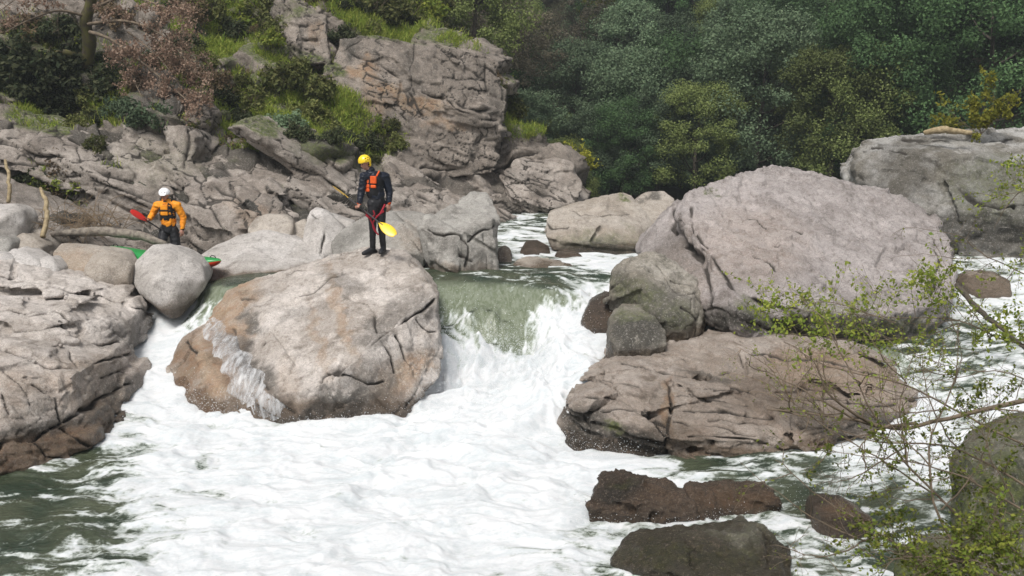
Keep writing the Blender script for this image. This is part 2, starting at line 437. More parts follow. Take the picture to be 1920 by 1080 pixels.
# ================================================================ GROUND AND FAR SLOPE
def ground_z(x, Y):
    z = np.interp(Y, [-50, 8, 17, 21, 26, 44, 200], [-1.0, -1.0, -.9, .5, 1.2, 1.5, 1.5])
    k = 47 + np.clip((6 - x) * .35, -6, 14)          # foot of the wooded slope, farther on the left
    z = z + np.maximum(0, Y - k) * .66 + np.maximum(0, x - 14) * np.clip((Y - 26) / 12, 0, 1) * .5
    return z
def make_ground():
    xs = np.concatenate((np.linspace(-70, -40, 8), np.linspace(-38, 60, 120), np.linspace(64, 90, 8)))
    ys = np.concatenate((np.linspace(-12, 20, 30), np.linspace(21, 92, 110)))
    X, Y = np.meshgrid(xs, ys)
    Z = ground_z(X, Y)
    P = np.stack((X, Y, Z), -1).reshape(-1, 3)
    P[:, 2] += fbm(P * .35, 4) * np.clip((P[:, 1] - 24) / 20, 0, 1) * .9
    nx, ny = len(xs), len(ys)
    i = np.arange(ny - 1)[:, None] * nx + np.arange(nx - 1)[None]
    F = np.stack((i, i + 1, i + nx + 1, i + nx), -1).reshape(-1, 4)
    me = fast_mesh('ground', P, F)
    t = NT('forest_floor'); bs = t.n('ShaderNodeBsdfPrincipled', i_Roughness=.9)
    c = t.mix(t.ramp(t.noise(.8, 6, .7), .4, .6), (.035, .03, .018), (.05, .06, .02))
    t.l(c, bs.inputs['Base Color']); b = t.n('ShaderNodeBump', i_Strength=1, i_Distance=.3); t.l(t.noise(3, 6, .7), b.inputs['Height'])
    t.l(b.outputs[0], bs.inputs['Normal']); t.l(bs.outputs[0], t.out.inputs[0])
    tag(link('ground', me, t.m), kind='structure')
make_ground()

# ================================================================ LEFT HILLSIDE / CLIFF
class RBF:
    def __init__(s, P, v, reg=1e-3):
        s.P = np.asarray(P, float); n = len(P); s.c = s.P.mean(0); s.sc = s.P.std()
        D = np.linalg.norm(s.P[:, None] - s.P[None], axis=2) / s.sc
        A = np.zeros((n + 3, n + 3)); A[:n, :n] = D + np.eye(n) * reg
        A[:n, n] = A[n, :n] = 1; q = (s.P - s.c) / s.sc; A[:n, n + 1:] = q; A[n + 1:, :n] = q.T
        v = np.asarray(v, float); v = v.reshape(n, -1)
        s.w = np.linalg.solve(A, np.vstack((v, np.zeros((3, v.shape[1])))))
    def __call__(s, Q):
        Q = np.asarray(Q, float); sh = Q.shape[:-1]; Q = Q.reshape(-1, 2); r = []
        for k in range(0, len(Q), 60000):
            q = Q[k:k + 60000]
            D = np.linalg.norm(q[:, None] - s.P[None], axis=2) / s.sc
            r.append(D @ s.w[:-3] + s.w[-3] + ((q - s.c) / s.sc) @ s.w[-2:])
        return np.concatenate(r).reshape(sh + (-1,))
HC = [  # px, py, Y  : how far the hillside stands at these directions
 (-250, 520, 19.5), (-250, 380, 21.5), (-250, 240, 25), (-250, 60, 29), (-250, -160, 34),
 (0, 520, 20.5), (0, 440, 21.2), (0, 380, 22.3), (0, 340, 22.6), (0, 262, 22.9), (0, 235, 24.6), (0, 120, 26.2), (0, 0, 27.5), (0, -160, 30),
 (120, 530, 20.8), (120, 450, 21.3), (120, 400, 22.6), (120, 345, 22.8), (130, 300, 23.2), (130, 262, 23.6), (130, 225, 25.8), (130, 120, 27), (130, 0, 28), (130, -160, 31),
 (300, 540, 21.3), (290, 445, 21.9), (280, 415, 22.9), (280, 340, 23.3), (300, 300, 24), (320, 255, 24.2), (330, 215, 24.4), (350, 190, 26.5), (330, 60, 29), (330, -160, 32),
 (450, 540, 21.8), (440, 440, 22.2), (460, 380, 22.8), (440, 320, 23.8), (450, 285, 24.6), (460, 200, 27), (470, 120, 28.5), (490, 85, 28.8), (470, 55, 31), (470, -160, 35),
 (600, 540, 22.4), (560, 420, 23.2), (550, 380, 23.6), (560, 320, 24.6), (590, 290, 25), (600, 250, 26.8), (620, 200, 28.2), (600, 130, 29.6), (590, 60, 30), (600, 10, 30.5), (620, -160, 35),
 (720, 540, 24), (720, 420, 25), (730, 360, 26), (720, 310, 26.8), (700, 280, 27.8), (720, 200, 29.3), (700, 120, 29.9), (680, 50, 30.6), (700, 0, 33), (720, -160, 36),
 (850, 540, 26), (850, 440, 27), (850, 380, 28), (830, 335, 28.9), (860, 320, 29.6), (850, 220, 29.9), (850, 170, 30.0), (840, 90, 30.5), (830, 65, 31.5), (830, 0, 36), (850, -160, 40),
 (960, 540, 27.5), (960, 460, 28.3), (970, 420, 28.8), (960, 340, 29.6), (940, 290, 30.2), (940, 200, 30.6), (950, 160, 31), (930, 110, 31.6),
 (1060, 540, 29), (1060, 400, 29.6), (1060, 350, 29.8), (1060, 300, 30.8), (1040, 285, 31.6)]
HR = RBF([(a, b) for a, b, c in HC], [c for a, b, c in HC])
SIL = np.array([(-170, 812), (-60, 815), (0, 822), (45, 812), (62, 835), (75, 872), (95, 905), (115, 928), (150, 946), (170, 958), (195, 955), (215, 948), (232, 958), (248, 1012), (272, 1022),
 (290, 1040), (300, 1076), (330, 1088), (365, 1094), (385, 1082), (400, 1045), (440, 1010), (560, 1000)])
def sil(py): return np.interp(py, SIL[:, 0], SIL[:, 1])
BED = unit((.42, -.25, .87))       # bedding: slabs dipping down to the right and towards the river
def hill_detail(P, px, py):
    steep = sstep(640, 740, px) * sstep(50, 80, py) * sstep(350, 320, py)
    k = 1 - .8 * steep
    d = fbm(P * .5 + 5, 3, .5) * .5 * (1 - .6 * steep)
    b, g2 = blocks(P, BED, (.30, 1.6, 1.0), 9, amp=.20, tilt=.10, gd=.06, gw=.05, cover=.6, warp=.3, spin=.5)
    c, g3 = blocks(P, BED + np.array((-.1, .1, 0)), (.13, .6, .4), 14, amp=.06, tilt=.04, gd=.02, gw=.05, cover=.4, spin=1)
    f, g4 = blocks(P, (.1, -.3, 1), (1.0, 2.2, 1.8), 23, amp=.14, tilt=.10, gd=.04, gw=.012, cover=.5, warp=.3)
    f2_, g5 = blocks(P, (-.2, -.3, 1), (.35, .8, .7), 27, amp=.05, tilt=.05, gd=.02, gw=.02, cover=.3, warp=.3); f = f + f2_
    d = d + b * k + c * (1 - .6 * steep) + f * steep + fbm(P * 3.1, 4, .6) * .04 + fbm(P * 9, 3, .6) * .02
    cr = np.clip(np.maximum.reduce([g2 * .9 * k, g3 * .5 * k, g4 * steep]), 0, 1)
    # the fractures one sees on the cliff face
    wx = px + noise(P * 1.5) * 8; wy = py + noise(P * 1.5 + 30) * 8
    for poly, wd, dp in CLIFF_CRACKS:
        g = np.exp(-(segdist(wx, wy, poly) / (wd * .6)) ** 2) * sstep(-.35, .1, noise(P * 1.1 + wd)); d = d - g * dp * .6; cr = np.maximum(cr, g * min(1, dp * 6))
    for poly, hw, pr in CLIFF_RIBS:
        g = sstep(1.0, .7, segdist(wx, wy, poly) / hw); d = d + g * pr
    return d, cr
CLIFF_CRACKS = [([(640, 90), (720, 130), (760, 150), (775, 180), (790, 215)], 4, .3), ([(660, 120), (690, 140), (740, 160)], 4, .18), ([(790, 175), (840, 188), (900, 205), (945, 208)], 4, .3),
 ([(835, 190), (880, 215), (938, 228)], 3, .22), ([(838, 215), (885, 232), (930, 238)], 3, .2), ([(790, 215), (835, 250), (880, 262), (935, 262)], 3, .15), ([(835, 218), (840, 245), (862, 265)], 3, .15),
 ([(645, 165), (700, 175), (745, 185)], 3, .12), ([(560, 50), (600, 45), (615, 40)], 4, .3), ([(608, 45), (615, 120), (640, 200)], 4, .2), ([(690, 60), (660, 80), (620, 130)], 3, .15),
 ([(755, 318), (850, 322), (930, 318), (1000, 300)], 4, .25), ([(630, 300), (700, 320), (780, 360), (850, 400)], 5, .35), ([(740, 320), (830, 352), (930, 392), (1020, 430)], 4, .2),
 ([(765, 250), (830, 270), (900, 268)], 3, .07), ([(700, 190), (760, 200), (800, 230)], 2.5, .1), ([(905, 120), (915, 180), (935, 205)], 4, .18), ([(820, 90), (880, 120), (935, 140)], 4, .2),
 ([(780, 80), (770, 130), (780, 180)], 3, .1), ([(930, 320), (975, 345), (1030, 372), (1060, 380)], 4, .25), ([(545, 320), (600, 330), (640, 360)], 4, .3), ([(930, 240), (940, 270), (930, 300)], 3, .12),
 ([(0, 262), (60, 290), (150, 300), (250, 345)], 5, .35), ([(0, 300), (100, 310), (190, 345), (300, 380)], 5, .3), ([(230, 370), (300, 400), (330, 430)], 4, .25), ([(360, 215), (350, 280), (345, 320)], 5, .3),
 ([(390, 300), (450, 330), (520, 350), (545, 400)], 5, .3), ([(340, 345), (400, 350), (450, 375), (470, 420)], 4, .3), ([(350, 380), (400, 390), (430, 440)], 4, .25), ([(100, 428), (200, 430), (300, 436)], 4, .3)]
CLIFF_RIBS = [([(600, 300), (680, 335), (760, 375), (820, 410)], 16, .22), ([(545, 285), (620, 300), (680, 320)], 14, .3), ([(845, 196), (930, 216)], 8, .18), ([(845, 222), (930, 232)], 6, .15), ([(150, 240), (240, 250), (340, 235)], 14, .3),
 ([(140, 315), (230, 345), (320, 385)], 14, .25), ([(800, 70), (870, 95), (935, 130)], 14, .3), ([(960, 300), (1030, 305), (1078, 320)], 16, .35), ([(110, 440), (200, 440), (320, 455)], 12, .35)]
def hill_grid():
    ys = np.concatenate((np.arange(-170, -8, 14), np.arange(-8, 480, 2.4), np.arange(480, 560, 6)))
    # columns: left margin outside the frame, then even steps to the silhouette, then wrapping round behind it
    nin = 400
    rows = []; PXs = []; PYs = []
    for y in ys:
        xr = float(sil(y)) + 5 * math.sin(y * .19) + 3 * math.sin(y * .51)
        xin = np.concatenate((np.arange(-260, -4, 16), np.linspace(-4, xr, nin)))
        PXs.append(xin); PYs.append(np.full(len(xin), y))
    PXs = np.array(PXs); PYs = np.array(PYs)
    Y = HR(np.stack((PXs, PYs), -1))[..., 0]
    # round the edge off towards the silhouette
    e = (sil(PYs) - PXs); Y = Y + 1.3 * np.clip(1 - e / 42, 0, 1) ** 2.2
    P = WA(PXs, PYs, Y)
    # wrapped part
    last = P[:, -1]; L = [P]
    for k, (bx, by) in enumerate(((.12, .5), (.1, 1.2), (-.3, 2.4), (-1.2, 4.5), (-3, 9))):
        q = last.copy(); q[:, 0] += bx; q[:, 1] += by; L.append(q[:, None])
    PP = np.concatenate(L, 1)
    px = np.concatenate((PXs, np.repeat(PXs[:, -1:], 5, 1)), 1); py = np.concatenate((PYs, np.repeat(PYs[:, -1:], 5, 1)), 1)
    return PP, px, py
HP, Hpx, Hpy = hill_grid()
def grid_normals(P):
    a = np.gradient(P, axis=1); b = np.gradient(P, axis=0); n = np.cross(a, b); n /= np.linalg.norm(n, axis=2)[..., None] + 1e-9
    s = np.sign((n * (TOCAM - P)).sum(2)); s[s == 0] = 1
    return n * s[..., None]
def blur2(N, k=6):
    for _ in range(k):
        N = (N + np.roll(N, 1, 0) + np.roll(N, -1, 0) + np.roll(N, 1, 1) + np.roll(N, -1, 1)) / 5
    return N
HN = blur2(grid_normals(HP), 12); HN /= np.linalg.norm(HN, axis=2)[..., None]
sh = HP.shape
hd, hcr = hill_detail(HP.reshape(-1, 3), Hpx.ravel(), Hpy.ravel())
HP2 = HP + HN * hd.reshape(sh[:2])[..., None]
HN2 = grid_normals(HP2); HN2 = blur2(HN2, 2)
# vegetation density by direction (cx, cy, rx, ry, angle, amount, kind)   0 grass  1 scrub
VEG = [(520, 100, 80, 28, 8, 1, 0), (600, 118, 60, 18, 25, 1, 0), (560, 195, 110, 45, 18, .95, 0), (640, 240, 75, 30, 30, .75, 0), (470, 235, 60, 40, 20, .8, 0), (760, 70, 85, 18, 12, .8, 0), (830, 75, 50, 12, 25, .6, 0), (690, 45, 80, 26, 20, .9, 0),
 (70, 225, 90, 24, 12, .9, 0), (980, 238, 44, 22, 8, 1, 0), (420, 60, 90, 70, 25, .8, 0), (350, 130, 60, 60, 0, .5, 1), (40, 120, 90, 90, 0, .9, 1), (170, 170, 110, 60, 0, .85, 1), (260, 60, 120, 70, 0, .5, 1), (440, 170, 70, 60, 0, .7, 1),
 (640, 280, 60, 30, 20, .6, 1), (740, 20, 110, 40, 0, .9, 1), (500, 20, 90, 40, 0, .8, 1), (130, 340, 90, 28, 10, .6, 1), (300, 245, 60, 26, 0, .5, 1), (950, 150, 26, 40, 60, .5, 0), (870, 110, 40, 12, 35, .4, 0), (590, 260, 60, 16, 15, .7, 0),
 (180, 400, 60, 16, 5, .25, 1), (300, 100, 100, 60, 0, .3, 1), (720, 260, 40, 30, 40, .35, 1), (980, 190, 30, 30, 0, .8, 1), (850, 20, 60, 60, 0, .9, 1)]
def veg(px, py, kind, P=None):
    r = np.zeros(np.shape(px))
    for cx, cy, rx, ry, a, st, k in VEG:
        if k != kind: continue
        a = math.radians(a); dx = px - cx; dy = py - cy
        u = (dx * math.cos(a) + dy * math.sin(a)) / rx; v = (-dx * math.sin(a) + dy * math.cos(a)) / ry
        r = np.maximum(r, st * sstep(1.25, .6, np.sqrt(u * u + v * v)))
    return r
Pf = HP2.reshape(-1, 3); Nf = HN2.reshape(-1, 3); pxf, pyf = Hpx.ravel(), Hpy.ravel()
up = Nf[:, 2]
g0 = np.clip(veg(pxf, pyf, 0) + .9 * veg(pxf, pyf, 1), 0, 1)
gg = sstep(.35, .75, g0 * .9 + up * .25 + fbm(Pf * 1.2, 3) * .35)
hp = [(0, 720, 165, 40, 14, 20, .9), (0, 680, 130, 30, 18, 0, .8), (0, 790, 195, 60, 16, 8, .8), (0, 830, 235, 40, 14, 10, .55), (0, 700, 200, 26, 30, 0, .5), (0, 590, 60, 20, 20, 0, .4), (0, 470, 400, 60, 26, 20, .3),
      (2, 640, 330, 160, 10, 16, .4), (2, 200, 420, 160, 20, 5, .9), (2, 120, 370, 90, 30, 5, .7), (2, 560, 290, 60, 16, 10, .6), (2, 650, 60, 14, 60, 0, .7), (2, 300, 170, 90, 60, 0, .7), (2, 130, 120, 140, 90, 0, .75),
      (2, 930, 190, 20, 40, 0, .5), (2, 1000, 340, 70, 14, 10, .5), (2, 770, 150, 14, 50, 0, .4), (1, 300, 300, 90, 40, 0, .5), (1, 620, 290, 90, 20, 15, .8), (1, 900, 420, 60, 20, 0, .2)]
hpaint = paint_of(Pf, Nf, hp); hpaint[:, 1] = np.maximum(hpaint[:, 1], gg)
hpaint[:, 1] = np.maximum(hpaint[:, 1], sstep(.75, .95, up) * .55 * sstep(300, 200, pyf))
ny, nx = sh[:2]
i = np.arange(ny - 1)[:, None] * nx + np.arange(nx - 1)[None]
F = np.stack((i, i + nx, i + nx + 1, i + 1), -1).reshape(-1, 4)
hme = fast_mesh('cliff', Pf, F)
hpaint[:, 2] = np.maximum(hpaint[:, 2], .8 * sstep(230, 260, pyf) * sstep(800, 600, pxf) + .6 * sstep(330, 345, pyf)); cattr(hme, 'paint', hpaint); fattr(hme, 'crack', hcr)  # colour darkened to put shade into the gaps between the ledges
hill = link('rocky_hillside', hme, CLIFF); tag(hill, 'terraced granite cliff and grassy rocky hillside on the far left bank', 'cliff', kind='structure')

# bedrock ledges standing out of the hillside: tilted slabs with flat faces
def hill_point(px, py):
    j = int(np.argmin(np.abs(Hpy[:, 0] - py))); i = int(np.argmin(np.abs(Hpx[j] - px))); return HP2[j, i], HN[j, i]
def make_ledges():
    r = random.Random(5); H = []
    along = unit((.90, -.1, -.33))
    def slab(px, py, L, T, D, jit=.12, out_=.0):
        p, nrm = hill_point(px, py)
        n = unit(BED + np.array([r.gauss(0, jit) for _ in range(3)])); a = unit(along - n * (along @ n) + np.array([r.gauss(0, jit) for _ in range(3)])); a = unit(a - n * (a @ n)); b = np.cross(n, a)
        c = p + nrm * (.06 - .26 * D)
        pts = []
        for u in (-1, -.4, .35, 1):
            for v in (-1, 1):
                for w_ in (-1, 1):
                    k = 1 - .35 * abs(u) * r.random()
                    pts.append(c + a * u * L * .5 * r.uniform(.85, 1.1) + b * v * D * .5 * k * r.uniform(.8, 1.1) + n * w_ * T * .5 * r.uniform(.7, 1.15) * (1 - .3 * abs(u)))
        H.append(pts)
    # rows read off the photograph (x, y, length, thickness, depth)
    for a in [(60, 262, 4.0, .55, 1.8), (190, 262, 3.2, .4, 1.5), (130, 300, 3.0, .5, 1.4), (60, 330, 2.6, .5, 1.2), (215, 335, 3.4, .5, 1.5), (285, 360, 2.8, .45, 1.4), (250, 385, 2.2, .35, 1.2), (330, 250, 1.7, .5, 1.5), (345, 275, 1.5, .5, 1.3), (340, 305, 1.4, .4, 1.2),
              (280, 310, 1.6, .35, 1.0), (390, 325, 2.0, .5, 1.4), (430, 345, 2.0, .45, 1.2), (380, 360, 1.8, .35, 1.2), (450, 385, 1.8, .4, 1.3), (400, 400, 1.6, .35, 1.2), (480, 360, 2.0, .5, 1.3), (505, 335, 1.8, .5, 1.3), (520, 385, 1.6, .5, 1.2), (360, 425, 1.4, .5, 1.2), (420, 425, 1.4, .5, 1.2),
              (570, 300, 3.0, .6, 1.4), (640, 320, 3.0, .5, 1.4), (600, 345, 2.6, .5, 1.3), (680, 355, 3.4, .5, 1.6), (740, 370, 3.2, .45, 1.6), (620, 380, 2.0, .5, 1.3), (770, 395, 2.6, .5, 1.4), (690, 385, 2.2, .4, 1.2), (840, 385, 3.4, .45, 1.6), (900, 400, 3.0, .45, 1.6), (960, 420, 3.0, .4, 1.6), (860, 360, 3.0, .3, 1.2),
              (150, 440, 4.5, .4, 1.2), (260, 445, 2.4, .4, 1.2), (990, 330, 2.0, .9, 1.8), (1045, 345, 1.6, 1.1, 1.8), (1000, 375, 2.6, .5, 1.6), (930, 350, 2.0, .5, 1.2), (110, 100, 3.0, .9, 1.8), (260, 90, 2.6, .7, 1.6), (200, 40, 3, .9, 1.6), (370, 95, 1.5, .6, 1.2), (500, 110, 1.6, .7, 1.3), (535, 140, 1.4, .5, 1.2), (580, 30, 2.0, 1.0, 1.4), (690, 20, 1.4, .5, 1.0), (590, 280, 1.8, .5, 1.2), (480, 260, 1.2, .4, .8),
              (850, 200, 1.9, .22, .9), (890, 216, 2.2, .16, .8), (870, 232, 1.8, .14, .7), (900, 246, 1.8, .14, .7), (880, 100, 2.0, .6, 1.4), (925, 140, 1.4, .5, 1.4), (830, 88, 1.8, .5, 1.2)]:
        x_, y_, L_, T_, D_ = a; slab(x_, y_, L_ * 1.15, T_, D_ * 1.1, .07 if x_ < 560 else .1)
    for _ in range(90):
        x = r.uniform(0, 1020); y = 245 + r.random() * 215
        if x > 560 and y < 300 + (x - 560) * .06: continue
        if x < 520 and 240 < y < 330 and r.random() < .5: continue
        s = r.uniform(.5, 1.5); slab(x, y, s * 1.2, s * .28, s * .75, .2)
    for _ in range(60):
        x = r.uniform(0, 620); y = r.uniform(0, 250); s = r.uniform(.5, 1.4); slab(x, y, s, s * .5, s * .7, .3)
    def blk(L, n, **k):
        P = np.array([W(*q) for q in L]); Q = P.copy(); c = P.mean(0); Q = c + (P - c) * np.array((.9, 0, .9)); Q[:, 1] = P[:, 1].max() + 1.2
        return layered(list(P) + list(Q), n, **k)
    H += blk([(612, 150, 28.7), (632, 70, 29.4), (700, 64, 29.4), (780, 80, 29.4), (860, 96, 29.5), (922, 122, 29.7), (948, 165, 29.7), (944, 240, 29.5), (930, 318, 29.0), (850, 332, 28.7), (760, 322, 28.5), (690, 275, 28.2), (620, 205, 28.1), (770, 180, 28.8), (860, 210, 28.9)],
             (.22, -.05, .97), thick=.62, size=2.0, push=.13, seed=12, gap=.02, core=.955, tiltj=.2)
    H += blk([(830, 192, 28.8), (900, 196, 28.8), (945, 210, 29.3), (940, 262, 29.2), (840, 262, 28.8)], (.25, -.1, .96), thick=.20, size=1.8, push=.14, seed=5, gap=.03, core=.9)
    H += blk([(935, 330, 29.0), (960, 298, 29.5), (1040, 300, 29.9), (1074, 312, 29.8), (1090, 345, 29.4), (1088, 380, 29.0), (1030, 396, 28.5), (955, 375, 28.5)], (.2, -.1, .97), thick=.5, size=1.5, push=.12, seed=7, gap=.02, core=.95)
    H += blk([(525, 35, 29.6), (560, 12, 29.7), (612, 28, 29.7), (622, 115, 29.0), (545, 125, 28.8)], (.1, -.1, .97), thick=.6, size=1.3, push=.12, seed=8, gap=.02, core=.95)
    H += blk([(640, 320, 26.2), (760, 345, 27.0), (900, 380, 27.8), (1010, 425, 28.0), (960, 450, 27.4), (840, 430, 26.4), (720, 400, 25.4), (620, 370, 24.8), (600, 335, 24.8)], (.38, -.3, .87), thick=.32, size=2.6, push=.16, seed=9, gap=.02, core=.94)
    H += blk([(540, 292, 24.6), (640, 312, 25.2), (700, 345, 25.4), (640, 375, 24.2), (560, 360, 23.6)], (.36, -.3, .87), thick=.3, size=1.6, push=.14, seed=10, gap=.02, core=.94)
    H += blk([(0, 245, 23.9), (150, 262, 23.6), (300, 330, 23.2), (340, 390, 22.6), (200, 370, 22.4), (60, 330, 22.3), (-60, 300, 22.4), (-60, 250, 23.4)], (.30, -.35, .88), thick=.30, size=2.6, push=.2, seed=11, gap=.03, core=.9)
    H += blk([(305, 238, 24.0), (345, 236, 23.9), (368, 256, 23.8), (362, 325, 23.4), (320, 318, 23.3)], (.2, -.1, .95), thick=.35, size=.9, push=.1, seed=13, gap=.02, core=.93)
    H += blk([(350, 300, 23.8), (440, 312, 23.8), (520, 350, 23.4), (545, 410, 22.6), (470, 440, 22.0), (390, 430, 21.9), (340, 380, 22.3)], (.5, -.3, .8), thick=.26, size=1.1, push=.14, seed=14, gap=.03, core=.92, tiltj=.3)
    low, high = [], []
    for h_ in H:
        x_, y_ = PX(np.asarray(h_).mean(0)); (low if y_ > np.interp(x_, (0, 330, 540, 760, 1095), (228, 225, 285, 318, 285)) else high).append(h_)
    finish(low, LEDGE, 'cliff_ledges', .6); finish(high, CLIFF, 'cliff_face', 1)
def finish(H, mat, name, dark_amt):
    me = remeshed(H, .042, 1)
    V, N = get_vn(me)
    d = fbm(V * 1.3, 3) * .04 + fbm(V * 5, 4, .6) * .022
    a, g = blocks(V, BED, (.16, .9, .6), 3, amp=.05, tilt=.03, gd=.035, gw=.05, cover=.6)
    px, py = PX(V); up = N[:, 2]; wx = px + noise(V * 1.5) * 8; wy = py + noise(V * 1.5 + 30) * 8
    for poly, wd, dp in CLIFF_CRACKS:
        q = np.exp(-(segdist(wx, wy, poly) / (wd * .5)) ** 2) * sstep(-.3, .1, noise(V * 1.1 + wd)); a = a - q * dp * .35; g = np.maximum(g, q * .9)
    V = V + N * (d + a)[:, None]; set_v(me, V)
    g0 = np.clip(veg(px, py, 0) + .9 * veg(px, py, 1), 0, 1)
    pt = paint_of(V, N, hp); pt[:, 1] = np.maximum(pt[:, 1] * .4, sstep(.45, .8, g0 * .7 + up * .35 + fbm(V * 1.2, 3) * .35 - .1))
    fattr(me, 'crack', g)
    pt[:, 2] *= dark_amt; cattr(me, 'paint', pt); o = link(name, me, mat); tag(o, kind='structure')  # scales the dark colour channel of the ledges
make_ledges()

# ================================================================ WATER
WC = [  # px, py, z, foam 0..1, turbulence (m)
 # upper pool
 (930, 446, 1.80, .8, 0.03), (1000, 446, 1.80, .7, 0.03), (960, 470, 1.72, .75, 0.04), (1060, 492, 1.70, .8, 0.05), (1130, 500, 1.68, .9, 0.05), (900, 500, 1.68, .2, .05), (1000, 500, 1.68, .35, 0.03), (1090, 545, 1.5, .75, 0.05), (1030, 545, 1.56, .45, 0.03),
 (820, 526, 1.64, .25, .05), (880, 530, 1.64, .18, .05), (950, 532, 1.63, .3, .05), (1020, 530, 1.62, .25, .05), (1080, 520, 1.62, .4, 0.03), (1130, 520, 1.6, .5, 0.04),
 (1240, 470, 1.7, .6, 0.04), (700, 520, 1.6, .1, 0.01), (1100, 430, 1.9, .4, 0.03),
 # smooth tongue
 (860, 555, 1.44, .16, 0.02), (930, 560, 1.42, .2, 0.03), (1000, 565, 1.38, .22, 0.03), (1050, 570, 1.34, .5, 0.05), (900, 600, 1.12, .2, 0.03), (980, 610, 1.02, .3, 0.04), (1000, 640, .80, .55, 0.09), (905, 650, .72, .55, 0.07),
 (850, 610, 1.0, .45, 0.05), (835, 640, .95, .9, .12), (815, 620, 1.1, .6, .06), (1015, 580, 1.26, .8, .07), (925, 585, 1.26, .08, .015), (870, 650, .72, .5, 0.08), (880, 590, 1.22, .75, .05), (897, 625, 1.0, .8, .06), (940, 600, 1.09, .08, .015), (960, 640, .80, .22, .03), (1030, 600, 1.12, .95, .09), (950, 640, .80, .42, 0.07), (990, 665, .6, .75, 0.12),
 # right side of the drop, all white
 (1110, 560, 1.32, .85, 0.07), (1070, 600, 1.12, 1., 0.12), (1120, 620, 1.05, 1., 0.12), (1040, 640, .96, .95, 0.16), (1100, 680, .80, 1., 0.16), (1060, 720, .6, 1.05, 0.17), (1010, 700, .50, 1.05, 0.17), (1110, 720, .62, 1., 0.1),
 # foot of the drop
 (940, 700, .42, 1.05, 0.17), (860, 700, .42, 1.05, 0.17), (800, 720, .36, 1.05, 0.16), (900, 760, .25, 1.1, 0.17), (1000, 780, .3, 1.1, 0.17), (800, 790, .14, 1.1, 0.16), (740, 770, .2, 1.05, 0.12),
 (1080, 840, .03, 1.05, 0.07), (1160, 855, .0, 1, .05), (950, 860, .15, 1.1, 0.14), (800, 880, .08, 1.05, 0.12), (650, 830, .08, 1.05, 0.1), (520, 800, .08, 1., 0.09), (420, 800, .08, 1., 0.09),
 # pool
 (300, 860, .05, .92, 0.08), (220, 860, .0, .55, 0.06), (120, 880, .0, .22, 0.05), (0, 920, .0, .2, 0.05), (60, 1000, .0, .22, 0.06), (0, 1080, .0, .25, 0.06), (180, 960, .0, .38, 0.06), (280, 930, .02, .85, 0.06), (170, 1060, 0, .5, 0.06), (300, 1060, .0, .9, 0.07),
 (450, 930, .03, 1., 0.07), (600, 980, .03, 1.05, 0.08), (750, 1080, 0, 1., 0.08), (800, 980, .05, 1.05, 0.1), (950, 1040, .0, .95, 0.09), (1000, 950, .06, 1.05, 0.1), (-200, 1000, 0, .2, 0.05), (200, 1250, 0, .6, 0.06), (900, 1250, 0, .8, 0.06), (1060, 1050, -.02, .8, 0.07),
 # left channel
 (470, 535, 1.62, .05, 0.01), (420, 540, 1.58, .1, 0.02), (385, 545, 1.5, .3, 0.03), (370, 575, 1.22, .6, 0.04), (340, 600, 1.02, .85, 0.06), (300, 610, .95, 1., 0.08), (290, 660, .66, 1.05, 0.1), (300, 720, .38, 1.05, 0.12), (290, 780, .16, 1.05, 0.12), (360, 760, .2, 1., 0.1), (280, 600, 1.0, 1, 0.08),
 # right stream
 (1960, 540, 1.5, .8, 0.05), (1880, 545, 1.42, .7, 0.05), (1840, 570, 1.28, .75, 0.06), (1900, 610, 1.08, .75, 0.06), (1820, 660, .88, .55, 0.05), (1740, 650, .86, .45, 0.03), (1640, 655, .84, .3, 0.02), (1560, 645, .86, .35, 0.02),
 (1400, 632, .93, .9, 0.03), (1320, 622, 1.02, .9, 0.05), (1330, 580, 1.3, .9, 0.05), (1290, 640, .98, .8, 0.05), (1760, 720, .66, .7, 0.05), (1720, 760, .5, .85, 0.06), (1820, 740, .62, .8, 0.06), (1680, 810, .3, .85, 0.06), (1760, 860, .25, .8, 0.06), (1600, 845, .15, .8, 0.06),
 (1500, 860, .14, .55, 0.05), (1400, 860, .08, .3, 0.04), (1300, 870, .05, .4, 0.05), (1420, 890, .06, .5, 0.05), (1300, 900, .03, .7, 0.06), (1200, 880, .04, .9, 0.07), (1550, 900, .12, .7, 0.05), (1680, 920, .16, .55, 0.05), (1600, 935, .08, .3, 0.05), (1780, 940, .15, .6, 0.05),
 (1500, 960, .0, .5, 0.05), (1600, 1020, -.04, .6, 0.06), (1550, 1070, -.05, .55, 0.06), (1400, 1000, -.02, .6, 0.06), (1250, 1000, -.02, .7, 0.06), (1100, 1000, 0, .85, 0.08), (1200, 1075, -.04, .5, 0.06), (1750, 1060, -.05, .4, 0.06), (1950, 700, .8, .7, 0.06), (1700, 1200, -.1, .5, 0.05), (2100, 900, .4, .7, 0.05),
 (1250, 700, .5, .8, 0.03), (1350, 720, .35, .8, 0.03), (1450, 740, .3, .8, 0.03), (1560, 740, .32, .8, 0.03), (1350, 790, .05, .8, 0.03), (1480, 790, .08, .8, 0.03), (1180, 740, .3, .8, 0.04), (1620, 700, .5, .6, 0.03), (1180, 800, .03, .8, 0.04)]
wp = np.array([W(a, b, z)[:2] for a, b, z, f, t in WC]); wv = np.array([(z, f, t) for a, b, z, f, t in WC])
WRBF = RBF(wp, wv, 3e-3)
